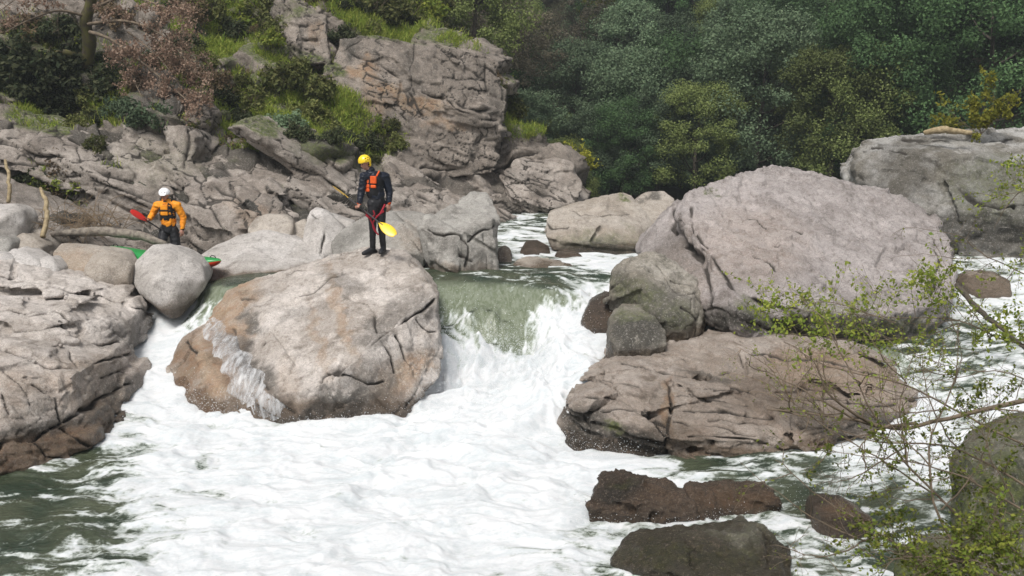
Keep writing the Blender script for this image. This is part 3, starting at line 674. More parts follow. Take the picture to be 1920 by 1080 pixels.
def make_water():
    ys = [8.2]
    while ys[-1] < 29: ys.append(ys[-1] + .0019 * ys[-1] + .006)
    ys = np.array(ys); us = np.concatenate((np.arange(-.90, -.60, .01), np.arange(-.60, .62, .0019), np.arange(.62, 1.15, .01)))
    X = us[None] * ys[:, None]; Y = np.repeat(ys[:, None], len(us), 1)
    R = WRBF(np.stack((X, Y), -1)); Z, Fm, T = R[..., 0], np.clip(R[..., 1], 0, 1.15), np.clip(R[..., 2], .008, .3)
    P = np.stack((X, Y, Z * .8), -1).reshape(-1, 3)
    Z, Fm, T = Z.ravel(), Fm.ravel(), T.ravel()
    wq = P * np.array((1, 1, 1)); wq = wq + np.stack((fbm(P * 1.1, 2), fbm(P * 1.1 + 50, 2), 0 * Z), -1) * .28
    gy, gx = np.gradient(R[..., 0], axis=0) / np.gradient(Y, axis=0), np.gradient(R[..., 0], axis=1) / np.gradient(X, axis=1)
    slope = np.hypot(gx, gy).ravel(); fall = sstep(.22, .5, slope)
    A = wq * np.array((1.0, 1.7, 1))               # pool: crests lie across
    B = wq * np.array((2.8, .8, .5))               # falls: streaks run down
    h = fbm(A * 1.1, 3, .5) * 1.0 + ridged(A * 1.9, 2, .45) * .2 + fbm(A * 6, 3, .6) * .16
    hf = fbm(B * 1.4, 3, .5) * .7 + ridged(B * 2.4 + 7, 2, .5) * .2 + fbm(wq * 7, 3, .6) * .2
    H = (h * (1 - fall) + hf * fall) * T
    P2 = np.stack((X.ravel(), Y.ravel(), Z + H), -1)
    Q = wq * np.array((1.4, 2.8, 1))
    lace = fbm(Q * 1.3 + 3, 6, .66) * .8 + (.5 - np.abs(noise(Q * 2.1 + np.stack((H * 4, H * 3, H * 0), -1))) * 2.2) * .25
    lacef = fbm(B * 3.2 + 3, 6, .66) * .85 + .02
    ln = lace * (1 - fall) + lacef * fall
    foam = .5 + (Fm - .55) * 1.25 + ln * (.55 + .35 * sstep(.75, .3, Fm) * (1 - fall)) + h * .12
    foam = np.clip(foam, 0, 1.3)
    ny, nx = len(ys), len(us)
    i = np.arange(ny - 1)[:, None] * nx + np.arange(nx - 1)[None]
    F = np.stack((i, i + 1, i + nx + 1, i + nx), -1).reshape(-1, 4)
    me = fast_mesh('river', P2, F); fattr(me, 'foam', foam)
    fattr(me, 'fall', fall)
    t = NT('river_water')
    fo = t.attr('foam').outputs['Fac']; fl = t.attr('fall').outputs['Fac']
    fn = t.noise(13, 8, .78, t.mapping((1, 1.9, 1))); fv = t.noise(7, 9, .72, t.mapping((2.4, .9, .9)), 0.6)
    fnn = t.math('ADD', t.math('MULTIPLY', fn, t.math('SUBTRACT', 1, fl)), t.math('MULTIPLY', fv, fl))
    f2 = t.math('ADD', fo, t.math('MULTIPLY', t.math('SUBTRACT', fnn, .5), t.math('SUBTRACT', 1.15, t.math('MULTIPLY', fl, .35))))
    air = t.ramp(f2, .28, .72); white = t.ramp(f2, .50, .86)
    wcol = t.mix(t.ramp(t.noise(1.1, 4, .6), .35, .65), (.022, .036, .022), (.06, .07, .042))
    wcol = t.mix(t.math('MULTIPLY', fl, .85), wcol, t.mix(t.ramp(fv, .35, .65), (.13, .155, .095), (.23, .255, .195)))
    wcol = t.mix(t.math('MULTIPLY', air, .9), wcol, (.40, .44, .40))
    wb = t.n('ShaderNodeBsdfPrincipled', i_IOR=1.33); t.l(wcol, wb.inputs['Base Color'])
    rg = t.n('ShaderNodeMapRange', i_3=.08, i_4=.45); t.l(air, rg.inputs[0]); t.l(rg.outputs[0], wb.inputs['Roughness'])
    b1 = t.n('ShaderNodeBump', i_Strength=.9, i_Distance=.05); t.l(t.math('ADD', t.math('MULTIPLY', t.noise(9, 6, .6, t.mapping((1, 1.7, 1))), t.math('SUBTRACT', 1, fl)), t.math('MULTIPLY', t.noise(5, 5, .55, t.mapping((1.6, 1, 1))), fl)), b1.inputs['Height']); t.l(b1.outputs[0], wb.inputs['Normal'])
    fb = t.n('ShaderNodeBsdfPrincipled', i_Roughness=.9)
    fc = t.mix(t.ramp(t.math('ADD', t.math('MULTIPLY', t.noise(1.6, 8, .72, t.mapping((1, 2.4, 1)), .8), .6), t.math('MULTIPLY', fnn, .4)), .34, .60), (.46, .50, .515), (.63, .64, .65))
    t.l(fc, fb.inputs['Base Color']); fb.inputs['Specular IOR Level'].default_value = .15
    fb.inputs['Subsurface Weight'].default_value = .6; fb.inputs['Subsurface Radius'].default_value = (.12, .13, .14); fb.inputs['Subsurface Scale'].default_value = 1
    b2 = t.n('ShaderNodeBump', i_Strength=.5, i_Distance=.03)
    t.l(t.math('ADD', fnn, t.math('MULTIPLY', t.noise(40, 4, .7), .25)), b2.inputs['Height']); t.l(b2.outputs[0], fb.inputs['Normal'])
    mx = t.n('ShaderNodeMixShader'); t.l(white, mx.inputs[0]); t.l(wb.outputs[0], mx.inputs[1]); t.l(fb.outputs[0], mx.inputs[2])
    t.l(mx.outputs[0], t.out.inputs[0])
    tag(link('river_water', me, t.m), kind='structure')
make_water()

# thin blue of the damp valley air
hz = bpy.data.meshes.new('haze'); bm = bmesh.new(); bmesh.ops.create_cube(bm, size=1); bm.to_mesh(hz); bm.free()
ho = bpy.data.objects.new('haze', hz); COL.objects.link(ho); ho.scale = (200, 140, 56); ho.location = (10, 42, 24.5)
t = NT('haze_air'); pv = t.n('ShaderNodeVolumePrincipled'); pv.inputs['Color'].default_value = (.80, .88, .92, 1); pv.inputs['Density'].default_value = .0012; pv.inputs['Anisotropy'].default_value = .2
t.l(pv.outputs[0], t.out.inputs['Volume']); hz.materials.append(t.m); tag(ho, kind='stuff')
# ================================================================ BOULDERS
def Wz(px, py, z): return tuple(W(px, py, z))
# --- the tilted block in the middle of the river, the paddler stands on it
C1 = [([(500, 500), (560, 482), (640, 470)], 3, .05), ([(540, 515), (600, 492), (650, 478)], 3, .05), ([(560, 555), (590, 548), (620, 520), (660, 520)], 4, .05),
      ([(815, 560), (790, 585), (750, 605), (715, 630), (690, 655), (640, 690), (600, 715)], 4, .14), ([(700, 590), (705, 625), (760, 600)], 4, .1), ([(745, 630), (760, 665), (770, 690)], 4, .12),
      ([(715, 640), (735, 670), (740, 700)], 4, .12), ([(780, 600), (800, 625), (815, 625)], 3, .08), ([(615, 700), (660, 705), (690, 720), (720, 715)], 4, .1), ([(440, 620), (450, 660), (490, 720), (550, 775)], 7, .05),
      ([(495, 645), (497, 648)], 4, .16), ([(530, 727), (531, 731)], 4, .2), ([(530, 712), (533, 716)], 4, .14), ([(525, 655), (530, 654)], 3, .1), ([(455, 560), (500, 560), (515, 575)], 4, .05),
      ([(575, 555), (600, 620), (625, 680)], 3, .025), ([(640, 540), (660, 600), (680, 640)], 3, .02), ([(640, 560), (690, 570), (705, 590)], 3, .04), ([(350, 640), (365, 660)], 6, .1)]
rock('boulder', [
  [(430, 548, 18.13), (520, 520, 18.35), (600, 488, 18.5), (680, 464, 18.75), (760, 475, 18.55), (790, 512, 18.05), (818, 556, 16.71), (740, 610, 15.97), (700, 648, 15.38), (600, 722, 14.68), (530, 740, 14.67),
   (500, 590, 16.73), (400, 600, 17.6), (385, 600, 17.9), (430, 640, 16.8), (470, 760, 14.95), (600, 790, 14.8), (545, 800, 14.65), (690, 770, 0.12), (735, 756, 0.15), (600, 820, -.15), (818, 600, 17.1), (812, 690, 0.45)],
  ([(318, 690, 16.48), (328, 655, 16.76), (355, 622, 17.14), (400, 605, 17.29), (470, 610, 16.78), (510, 690, 15.58), (520, 785, 14.87), (400, 780, 14.98), (355, 750, 15.38), (325, 715, 16), (420, 700, 15.55), (380, 660, 16.15)], dict(thick=1.0, shrink=.95)),
  ([(820, 552, 16.45), (760, 590, 15.95), (700, 640, 15.3), (640, 700, 14.7), (590, 735, 14.7), (600, 795, 14.7), (690, 778, 14.85), (745, 765, 14.95), (785, 712, 15.45), (826, 700, 15.75), (828, 600, 16.5)], dict(thick=.2, sink=.2, lay=dict(n=(-.55, -.2, .8), thick=.3, size=.55, push=.05, seed=3, gap=.014, core=.9)))],
  'big pale tilted granite block in mid river, rust stained, under the standing paddler', WHITE, voxel=.022, smooth=3, thick=1.3, shrink=.85, sink=1.0, big=.03, mid=.03, facet=.05, freq=.8, cracks=C1, wetz=.42, seed=3,
  bset=[dict(n=(.62, -.2, .75), size=(.5, 1.6, 1.3), seed=4, amp=.04, tilt=.05, gd=.02, gw=.02, cover=.25)],
  paint=[(0, 380, 700, 70, 90, 0, .9), (0, 440, 565, 60, 40, -40, .75), (0, 410, 600, 40, 30, 0, .9), (0, 450, 620, 20, 30, 0, .8), (0, 640, 590, 12, 110, -18, .55), (0, 600, 640, 10, 90, -20, .4), (0, 770, 700, 60, 30, -40, .7), (0, 530, 700, 30, 40, -10, .25), (0, 500, 750, 50, 24, 0, .4), (0, 720, 720, 30, 40, 0, .4),
         (2, 470, 610, 22, 26, 0, .8), (2, 480, 700, 22, 90, -38, .75), (2, 620, 765, 110, 28, -12, .85), (2, 720, 610, 70, 20, -35, .6), (2, 790, 580, 40, 40, 0, .55), (2, 640, 530, 50, 18, 20, .45), (2, 560, 590, 60, 16, -20, .35), (2, 700, 720, 50, 60, 0, .6), (2, 480, 560, 50, 10, 0, .3),
         (3, 445, 700, 40, 100, -25, .7), (3, 350, 700, 40, 90, 0, .5)])
# --- bedrock bench at the left edge
C2 = [([(0, 515), (60, 530), (120, 548), (190, 555), (250, 572), (285, 590)], 3, .09), ([(0, 578), (50, 590), (100, 580), (130, 598), (205, 600), (230, 625)], 3, .14), ([(10, 612), (60, 618), (120, 612), (150, 640), (225, 645)], 3, .12),
      ([(0, 655), (40, 668), (90, 685), (150, 690), (245, 662)], 4, .12), ([(128, 555), (180, 590), (240, 640)], 3, .05), ([(60, 720), (105, 745), (112, 790)], 4, .12), ([(0, 830), (60, 820), (120, 790), (190, 745), (255, 715)], 4, .14),
      ([(0, 845), (15, 780), (5, 740)], 4, .1), ([(65, 825), (90, 855), (120, 865)], 4, .1), ([(110, 800), (150, 830), (180, 840)], 4, .1), ([(185, 740), (190, 705), (235, 695)], 3, .08), ([(0, 690), (35, 720), (60, 760)], 3, .06), ([(130, 655), (150, 690), (170, 700)], 3, .08)]
rock('bedrock_ledge', [
  [(-150, 500, 17.4), (0, 497, 17.7), (110, 523, 18), (181, 534, 18.1), (222, 540, 18), (236, 590, 17.3), (191, 600, 17), (-150, 640, 15.8), (-150, 690, 15), (0, 600, 16.2), (140, 660, 0.5), (-150, 700, 0.2)],
  ([(196, 560, 17.9), (250, 556, 17.7), (258, 580, 17.5), (251, 600, 17.4), (211, 600, 17.2)], dict(thick=.4)),
  [(-150, 570, 16), (30, 576, 16.1), (110, 578, 16.1), (150, 600, 15.9), (172, 608, 16.1), (202, 618, 16.2), (195, 650, 15.8), (100, 640, 15.3), (-150, 650, 14.5), (195, 760, 0.1), (-150, 800, 0.1)],
  [(-150, 650, 14.2), (0, 655, 14.3), (90, 672, 14.4), (138, 668, 14.8), (185, 660, 15.3), (192, 700, 15.1), (196, 800, 14.38), (130, 700, 14), (60, 700, 13.7), (-150, 690, 13.3), (130, 790, 13.63), (0, 800, 12.88), (-150, 820, 12.58), (0, 840, 12.83), (150, 840, 13.63)],
  [(-150, 800, 12.78), (0, 830, 12.78), (100, 800, 13.48), (130, 745, 14.5), (198, 720, 14.8), (198, 805, 14.28), (140, 835, 13.78), (120, 860, 13.28), (0, 888, 12.63), (-150, 920, 12.18)]],
  'broad layered granite shelf sloping into the water at the left edge of the picture', WHITE, cat='rock shelf', voxel=.026, smooth=2, thick=1.6, shrink=.95, sink=1.0, big=.05, mid=.02, cracks=C2, wetz=.18, seed=5, lay=dict(n=(.12, -.06, .98), thick=.22, size=1.6, push=.15, seed=4, gap=.02, core=.91),
  bset=[dict(n=(.12, -.1, .9), size=(.10, .8, .45), seed=8, amp=.03, tilt=.02, gd=.02, gw=.05, cover=.4, spin=.4)],
  paint=[(0, 60, 850, 160, 40, -12, .7), (0, 210, 780, 70, 50, -30, .7), (0, 150, 720, 160, 60, -10, .3), (0, 20, 760, 60, 100, 0, .3), (2, 90, 800, 160, 22, -14, .7), (2, 60, 780, 60, 60, 0, .45), (2, 190, 700, 60, 40, 0, .4), (2, 240, 630, 40, 40, 0, .6), (2, 280, 590, 24, 24, 0, .6), (3, 100, 850, 200, 60, -15, 1), (2, 230, 760, 60, 80, 0, .7), (3, 230, 790, 40, 40, 0, .6)])
# --- boulders of the left bank
def small(pts, label, mat=GRAN, **k):
    a = dict(voxel=.035, smooth=8, thick=.5, shrink=.8, sink=.4, big=.05, mid=.015); a.update(k)
    return rock('boulder', [pts] if not isinstance(pts[0], (list,)) else pts, label, mat, **a)
small([(240, 515, 18.6), (254, 488, 18.7), (285, 459, 18.9), (315, 455, 19), (352, 474, 18.8), (381, 500, 18.6), (383, 525, 18.4), (364, 555, 18.2), (332, 590, 17.9), (315, 594, 17.8), (292, 575, 17.9), (258, 545, 18.2), (300, 520, 17.9), (330, 530, 17.9), (310, 480, 18.4)],
      'smooth rounded pale boulder pointed at its foot, in front of the orange paddler', thick=.7, smooth=14, big=.03, wetz=1.35, seed=11, paint=[(2, 330, 588, 60, 30, 0, .6), (0, 320, 590, 90, 30, 0, .4)], sink=.1)
small([(362, 487, 20.3), (400, 458, 20.8), (450, 438, 21.1), (500, 431, 21.2), (545, 440, 21.1), (600, 470, 20.8), (620, 500, 20.3), (570, 528, 19.6), (480, 530, 19.4), (400, 528, 19.4), (372, 510, 19.8), (460, 490, 19.9)],
      'broad smooth white granite dome behind the kayak end', smooth=16, big=.05, thick=.8, wetz=1.75, seed=12, paint=[(0, 480, 526, 120, 14, 0, .5)])
small([(98, 472, 19.2), (112, 455, 19.4), (150, 458, 19.5), (190, 466, 19.4), (240, 474, 19.3), (246, 500, 19.0), (242, 526, 18.7), (110, 526, 18.7), (100, 500, 19), (150, 490, 18.9)],
      'long tan boulder beside the small kayak deck, with a flat notched top', TAN, smooth=8, wetz=1.7, seed=13, paint=[(0, 150, 500, 70, 30, 0, .4), (2, 130, 528, 90, 14, 0, .9)])
small([(158, 500, 18.6), (175, 476, 18.8), (210, 470, 18.8), (235, 476, 18.7), (246, 500, 18.4), (240, 522, 18.2), (180, 524, 18.2), (160, 515, 18.4), (200, 490, 18.3)],
      'squat rounded tan boulder leaning on the notched one left of the round boulder', TAN, smooth=10, wetz=1.62, seed=14)
small([(150, 472, 20.3), (190, 470, 20.6), (250, 478, 20.5), (300, 488, 20.3), (340, 490, 20), (150, 490, 20), (330, 510, 19.8), (160, 510, 19.8)],
      'low flat rock under the kayak between round and tan boulders', TAN, smooth=8, seed=15, voxel=.04)
small([(-30, 400, 19.9), (-20, 382, 20.2), (30, 384, 20.2), (41, 395, 20), (43, 415, 19.8), (30, 432, 19.6), (-30, 432, 19.5), (10, 405, 19.5)], 'pale square boulder cut by the left edge, highest on the bank', GRAN, smooth=6, seed=16)
small([(-30, 450, 19.0), (0, 442, 19.2), (14, 448, 19.1), (20, 458, 19), (14, 472, 18.8), (-30, 476, 18.7)], 'small grey round boulder at the left edge under the square one', GREY, seed=17)
small([(20, 450, 19.6), (42, 436, 19.7), (70, 448, 19.6), (80, 462, 19.4), (70, 482, 19.1), (30, 482, 19.1), (22, 465, 19.3)], 'brownish angular boulder second from the left edge', TAN, seed=18)
small([(42, 442, 20.1), (55, 430, 20.3), (75, 432, 20.2), (92, 455, 20), (95, 478, 19.7), (60, 480, 19.7)], 'upright brown boulder at the foot of the pale dead stem', TAN, seed=19, paint=[(2, 70, 470, 30, 20, 0, .5)])
small([(8, 480, 18.6), (22, 464, 18.8), (50, 468, 18.7), (72, 488, 18.5), (76, 500, 18.3), (30, 504, 18.2), (5, 495, 18.3)], 'low pale boulder lying just above the layered shelf', GRAN, seed=20)
small([(66, 495, 18.5), (74, 482, 18.7), (92, 478, 18.7), (101, 486, 18.6), (104, 510, 18.2), (80, 514, 18.1)], 'small pale pointed boulder left of the notched tan boulder', GRAN, seed=21)
small([(-40, 475, 18.4), (5, 478, 18.4), (20, 492, 18.2), (10, 502, 18.1), (-40, 500, 18.1)], 'half hidden pale stone at the left edge, lowest above the shelf', GRAN, seed=22)
small([(-40, 430, 20.2), (10, 430, 20.2), (45, 445, 20.0), (40, 470, 19.6), (-40, 470, 19.6)], 'mossy dark stone wedged behind the two leftmost boulders', TAN, seed=23, paint=[(1, 20, 440, 30, 14, 0, 1)])
# --- boulders between the two paddlers
small([(460, 428, 21.6), (475, 406, 21.9), (500, 400, 22), (535, 404, 21.9), (550, 418, 21.7), (545, 438, 21.4), (500, 446, 21.2), (468, 442, 21.4)], 'oval tan grey boulder behind the white dome, between the paddlers', TAN, seed=24, wetz=2.05)
small([(540, 440, 21.8), (555, 418, 22.1), (572, 410, 22.2), (578, 425, 22), (572, 450, 21.6), (548, 455, 21.5)], 'small tan stone wedged between oval boulder and split white rock', TAN, seed=25)
small([[(565, 460, 21.0), (568, 430, 21.2), (580, 395, 21.6), (592, 386, 21.8), (608, 392, 21.7), (645, 430, 21.3), (640, 475, 20.8), (600, 480, 20.6), (572, 470, 20.8), (600, 430, 20.9)],
       [(610, 400, 22.0), (625, 398, 22.1), (662, 418, 21.8), (660, 470, 21.3), (620, 470, 21.2)]], 'tall pointed white rock split by a vertical crack, left of the standing paddler', GRAN, smooth=3, seed=26, cracks=[([(608, 395), (612, 430), (600, 475)], 3, .1), ([(582, 402), (600, 410), (606, 418)], 3, .06)])
small([[(615, 455, 20.7), (640, 428, 21.0), (690, 402, 21.4), (720, 395, 21.7), (770, 395, 21.9), (800, 402, 21.8), (812, 430, 21.3), (800, 470, 20.6), (795, 485, 20.4), (780, 475, 20.3), (700, 480, 20.1), (625, 478, 20.3)],
       [(700, 410, 21), (760, 420, 20.9), (798, 445, 20.8), (790, 470, 20.4), (730, 490, 20.0), (690, 490, 20.0)]],
      'large smooth grey boulder right behind the standing paddler', GREY, smooth=9, thick=.8, sink=.2, voxel=.04, seed=27, cracks=[([(745, 400), (760, 425), (765, 440), (790, 468)], 4, .05)], paint=[(2, 640, 450, 50, 22, -30, .5), (0, 775, 450, 40, 24, 30, .25)])
small([(705, 520, 20.4), (720, 500, 20.6), (790, 508, 20.6), (800, 522, 20.3), (760, 560, 19.9)], 'low dark wet stone in the gap under the large grey boulder', BROWN, seed=29, sink=.1)
rock('boulder', [[(783, 430, 20.4), (800, 405, 20.6), (850, 378, 21.2), (885, 372, 21.4), (925, 385, 21.2), (935, 410, 20.7), (930, 470, 20.3), (938, 523, 19.9), (860, 524, 19.7), (832, 515, 19.8), (806, 470, 20.1), (808, 438, 20.0), (870, 436, 20.0), (925, 420, 20.3), (850, 500, 19.7)],
                 [(860, 380, 21.8), (885, 360, 22.0), (918, 364, 22.0), (928, 380, 21.8), (925, 410, 21.4), (870, 410, 21.4)]],
     'tall cracked grey boulder at the brink of the drop, right of the standing paddler', GREY, voxel=.026, smooth=2, thick=.7, seed=30, sink=.4, big=.05, mid=.03, lay=dict(n=(.5, .2, .85), thick=.5, size=.9, push=.07, seed=9, gap=.01, core=.94), wetz=1.72,
     cracks=[([(800, 430), (830, 442), (860, 440), (880, 460), (875, 500)], 4, .09), ([(880, 450), (905, 430), (930, 425)], 4, .08), ([(855, 450), (862, 480), (885, 490)], 4, .07), ([(820, 410), (850, 405), (880, 420)], 3, .03), ([(905, 440), (912, 490), (915, 520)], 3, .05)], paint=[(2, 880, 490, 30, 30, 0, .6), (2, 830, 450, 16, 16, 0, .4), (0, 850, 505, 60, 12, 0, .3)])
small([(930, 470, 21.6), (944, 460, 21.8), (958, 468, 21.7), (963, 500, 21.2), (960, 522, 20.9), (934, 524, 20.9)], 'small dark brown stone squeezed right of the tall cracked boulder', BROWN, seed=31)
small([(958, 522, 20.1), (962, 495, 20.8), (985, 480, 21.2), (1020, 484, 21.2), (1070, 496, 20.9), (1098, 508, 20.6), (1095, 516, 20.3), (1040, 524, 20.0), (1000, 500, 20.6)], 'low flat grey rock at the brink of the drop', TAN, wetz=1.72, smooth=10, seed=32, sink=.5)
small([(972, 470, 22.8), (985, 452, 23.2), (1008, 450, 23.2), (1030, 462, 23), (1036, 482, 22.4), (990, 486, 22.2)], 'brown wet stone in the upper pool, nearest to the cliff', BROWN, seed=33, wetz=1.95)
small([(1036, 488, 22.0), (1045, 470, 22.5), (1065, 466, 22.6), (1085, 472, 22.4), (1099, 490, 21.9), (1060, 496, 21.7)], 'brown stone in the upper pool in front of the flat topped boulder', BROWN, seed=34, wetz=1.8)
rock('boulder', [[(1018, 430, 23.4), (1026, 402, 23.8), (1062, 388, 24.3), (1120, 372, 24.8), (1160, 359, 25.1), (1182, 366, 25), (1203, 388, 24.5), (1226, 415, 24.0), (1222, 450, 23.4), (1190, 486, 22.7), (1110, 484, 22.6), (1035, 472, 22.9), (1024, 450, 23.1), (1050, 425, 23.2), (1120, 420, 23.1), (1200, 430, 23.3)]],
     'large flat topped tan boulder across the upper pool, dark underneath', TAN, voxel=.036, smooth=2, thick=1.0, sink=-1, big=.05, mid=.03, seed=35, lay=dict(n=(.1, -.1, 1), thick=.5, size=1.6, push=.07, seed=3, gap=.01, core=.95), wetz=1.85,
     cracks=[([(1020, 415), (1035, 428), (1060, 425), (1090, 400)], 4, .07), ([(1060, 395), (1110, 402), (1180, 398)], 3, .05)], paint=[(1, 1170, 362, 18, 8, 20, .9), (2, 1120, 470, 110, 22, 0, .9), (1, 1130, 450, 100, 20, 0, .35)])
small([(1190, 375, 25.4), (1212, 360, 25.7), (1245, 358, 25.8), (1268, 372, 25.6), (1270, 400, 25.2), (1245, 440, 24.6), (1200, 440, 24.6)], 'brown grey boulder peeping out between flat topped boulder and giant slab', TAN, seed=36, voxel=.045, paint=[(2, 1215, 366, 30, 10, 0, .8)])
# --- the giant slab on the right
C3 = [([(1268, 395), (1262, 430), (1290, 460), (1320, 500), (1335, 540), (1330, 580)], 6, .16), ([(1295, 390), (1300, 430), (1330, 460), (1345, 500), (1375, 545), (1440, 575), (1500, 580)], 6, .16), ([(1395, 405), (1420, 412), (1440, 425)], 3, .08),
      ([(1465, 428), (1490, 430), (1505, 438)], 3, .07), ([(1410, 482), (1440, 492), (1455, 510)], 3, .08), ([(1455, 455), (1480, 463)], 3, .05), ([(1510, 485), (1525, 495)], 3, .05), ([(1320, 355), (1335, 362)], 3, .05), ([(1420, 320), (1440, 326), (1470, 322)], 2.5, .03),
      ([(1470, 590), (1450, 560), (1480, 545)], 4, .05), ([(1290, 590), (1340, 580), (1400, 600), (1470, 630)], 4, .08), ([(1755, 440), (1758, 500), (1745, 560)], 5, .09), ([(1500, 515), (1540, 515)], 3, .04)]
rock('boulder', [
  [(1268, 400, 19.45), (1292, 368, 20.15), (1340, 348, 20.8), (1400, 322, 21.4), (1455, 304, 21.8), (1485, 316, 21.8), (1520, 330, 21.7), (1605, 346, 21.6), (1690, 372, 21.13), (1745, 400, 20.55), (1788, 445, 19.71),
   (1790, 480, 19.2), (1786, 560, 17.36), (1700, 585, 16.7), (1600, 590, 16.4), (1510, 582, 16.3), (1460, 568, 16.44), (1380, 545, 16.91), (1330, 500, 18.14), (1290, 450, 18.8), (1340, 585, 18.2), (1500, 640, 17.3), (1740, 640, 17.3), (1560, 460, 18.57)],
  ([(1205, 480, 19.5), (1212, 455, 19.98), (1240, 420, 20.39), (1268, 385, 20.79), (1295, 362, 20.96), (1310, 440, 19.13), (1338, 520, 17.78), (1400, 590, 16.1), (1500, 636, 16.9), (1420, 632, 16.6), (1370, 612, 17), (1325, 570, 16.93), (1250, 510, 18.41), (1480, 600, 17.7)], dict(thick=.6, shrink=.9))],
  'giant pale slab with a broad rough face leaning back, largest boulder on the right', MAUVE, voxel=.03, smooth=3, thick=1.0, shrink=.8, sink=.3, big=.06, mid=.03, cracks=C3, seed=41,
  bset=[dict(n=(.1, -.8, .6), size=(.6, 1.8, .7), seed=12, amp=.06, tilt=.08, gd=.01, gw=.02, cover=.2, warp=.5), dict(n=(.1, -.8, .6), size=(.15, .4, .16), seed=15, amp=.035, tilt=.04, gd=.0, gw=.03)],
  paint=[(1, 1330, 355, 8, 4, 0, .9), (1, 1345, 362, 8, 4, 0, .8), (2, 1500, 610, 280, 30, 4, 1), (1, 1620, 612, 200, 22, 0, .55), (1, 1430, 590, 60, 14, 25, .6), (0, 1280, 520, 60, 60, 30, .25), (2, 1270, 500, 60, 60, 40, .4), (1, 1560, 575, 90, 10, 0, .5), (0, 1400, 460, 120, 80, 0, .22)])  # long dark patch at the foot paints in the shade under the overhang
rock('boulder', [[(1600, 318, 23.3), (1606, 285, 23.8), (1622, 264, 24.2), (1680, 254, 24.6), (1750, 249, 24.8), (1830, 250, 24.9), (1920, 241, 25.2), (2060, 232, 25.4), (2080, 440, 21.6), (1930, 440, 21.4), (1800, 425, 21.8), (1700, 400, 22.6), (1620, 336, 23.0), (1700, 285, 23.0), (1830, 292, 22.6), (1990, 300, 22.2)],
                 [(1790, 330, 22.9), (2060, 320, 22.6), (2060, 395, 21.4), (1940, 400, 21.2), (1800, 400, 21.8), (1800, 440, 22), (2060, 470, 21.6)],
                 ([(1690, 380, 23.6), (1900, 400, 23.6), (2060, 400, 23.4), (2060, 500, 22.6), (1800, 500, 22.6), (1700, 470, 22.8)], dict(thick=.8))],
     'huge grey weathered boulder with white streaks behind the giant slab, cut by the right edge', WEATH, voxel=.04, smooth=2, thick=1.3, sink=.6, big=.09, mid=.04, seed=43,
     lay=dict(n=(.05, -.1, 1), thick=.6, size=2.4, push=.12, seed=3, gap=.012, core=.95), bset=[dict(n=(.1, -.1, 1), size=(.2, .7, .5), seed=19, amp=.05, tilt=.04, gd=.02)], cracks=[([(1700, 290), (1640, 275), (1620, 290)], 5, .1), ([(1800, 350), (1830, 380), (1900, 390)], 7, .2), ([(1690, 262), (1800, 270), (1900, 262)], 4, .08)],
     paint=[(2, 1700, 320, 80, 60, 10, .6), (2, 1840, 340, 80, 60, 0, .5), (2, 1860, 430, 160, 50, 0, .9), (1, 1860, 350, 90, 60, 0, .35), (2, 1760, 262, 90, 8, 0, .6)])
# --- mossy pair beside the drop
rock('boulder', [[(1138, 535, 17.4), (1148, 505, 17.6), (1178, 484, 17.9), (1212, 475, 18.1), (1242, 478, 18.1), (1268, 494, 17.9), (1305, 525, 17.6), (1323, 560, 17.3), (1316, 600, 16.8), (1290, 628, 16.4), (1262, 622, 16.5), (1150, 580, 17.4), (1140, 560, 17.4), (1195, 520, 17.0), (1255, 545, 16.8), (1300, 560, 16.8), (1250, 600, 16.3)]],
     'angular mossy boulder with a pale top beside the drop, left of the giant slab', MOSSY, voxel=.024, smooth=2, thick=.7, sink=.5, big=.07, mid=.04, lay=dict(n=(-.35, .3, .9), thick=.3, size=.8, push=.06, seed=3, gap=.01, core=.94), wetz=1.25, seed=51,
     cracks=[([(1140, 545), (1160, 530), (1180, 545)], 4, .07), ([(1230, 500), (1260, 525), (1300, 535)], 3, .06), ([(1280, 575), (1300, 600)], 5, .08), ([(1200, 505), (1240, 515), (1270, 545), (1310, 550)], 3, .05)],
     paint=[(2, 1220, 575, 90, 45, 15, .8), (1, 1190, 550, 60, 30, 20, .4), (1, 1270, 600, 50, 25, 0, .3), (2, 1230, 600, 90, 30, 0, .9), (2, 1160, 520, 30, 20, 0, .7)])
small([(1140, 620, 16.15), (1150, 590, 16.45), (1172, 573, 16.65), (1205, 574, 16.65), (1232, 592, 16.35), (1250, 618, 16.05), (1248, 645, 15.75), (1215, 658, 15.55), (1160, 655, 15.65), (1145, 640, 15.85), (1190, 610, 15.85)],
      'smaller dark mossy stone below the angular mossy boulder', MOSSY, voxel=.025, smooth=5, mid=.035, big=.05, seed=52, sink=.4, wetz=1.0, paint=[(1, 1190, 590, 40, 20, 0, .5), (2, 1190, 625, 70, 40, 0, 1), (2, 1200, 600, 70, 40, 0, .5)])
small([(1092, 600, 17.4), (1105, 565, 17.8), (1140, 545, 17.9), (1175, 560, 17.6), (1170, 610, 17.0), (1110, 615, 17.1)], 'brown wet rock shoulder with water washing over, left of the mossy boulder', BROWN, seed=53, voxel=.03, sink=.4, wetz=2)
small([(1130, 680, 16.2), (1150, 640, 16.6), (1250, 640, 16.3), (1260, 660, 15.9), (1160, 690, 15.7)], 'wet brown stone under the smaller mossy stone', BROWN, seed=54, voxel=.03, sink=.4, wetz=2)
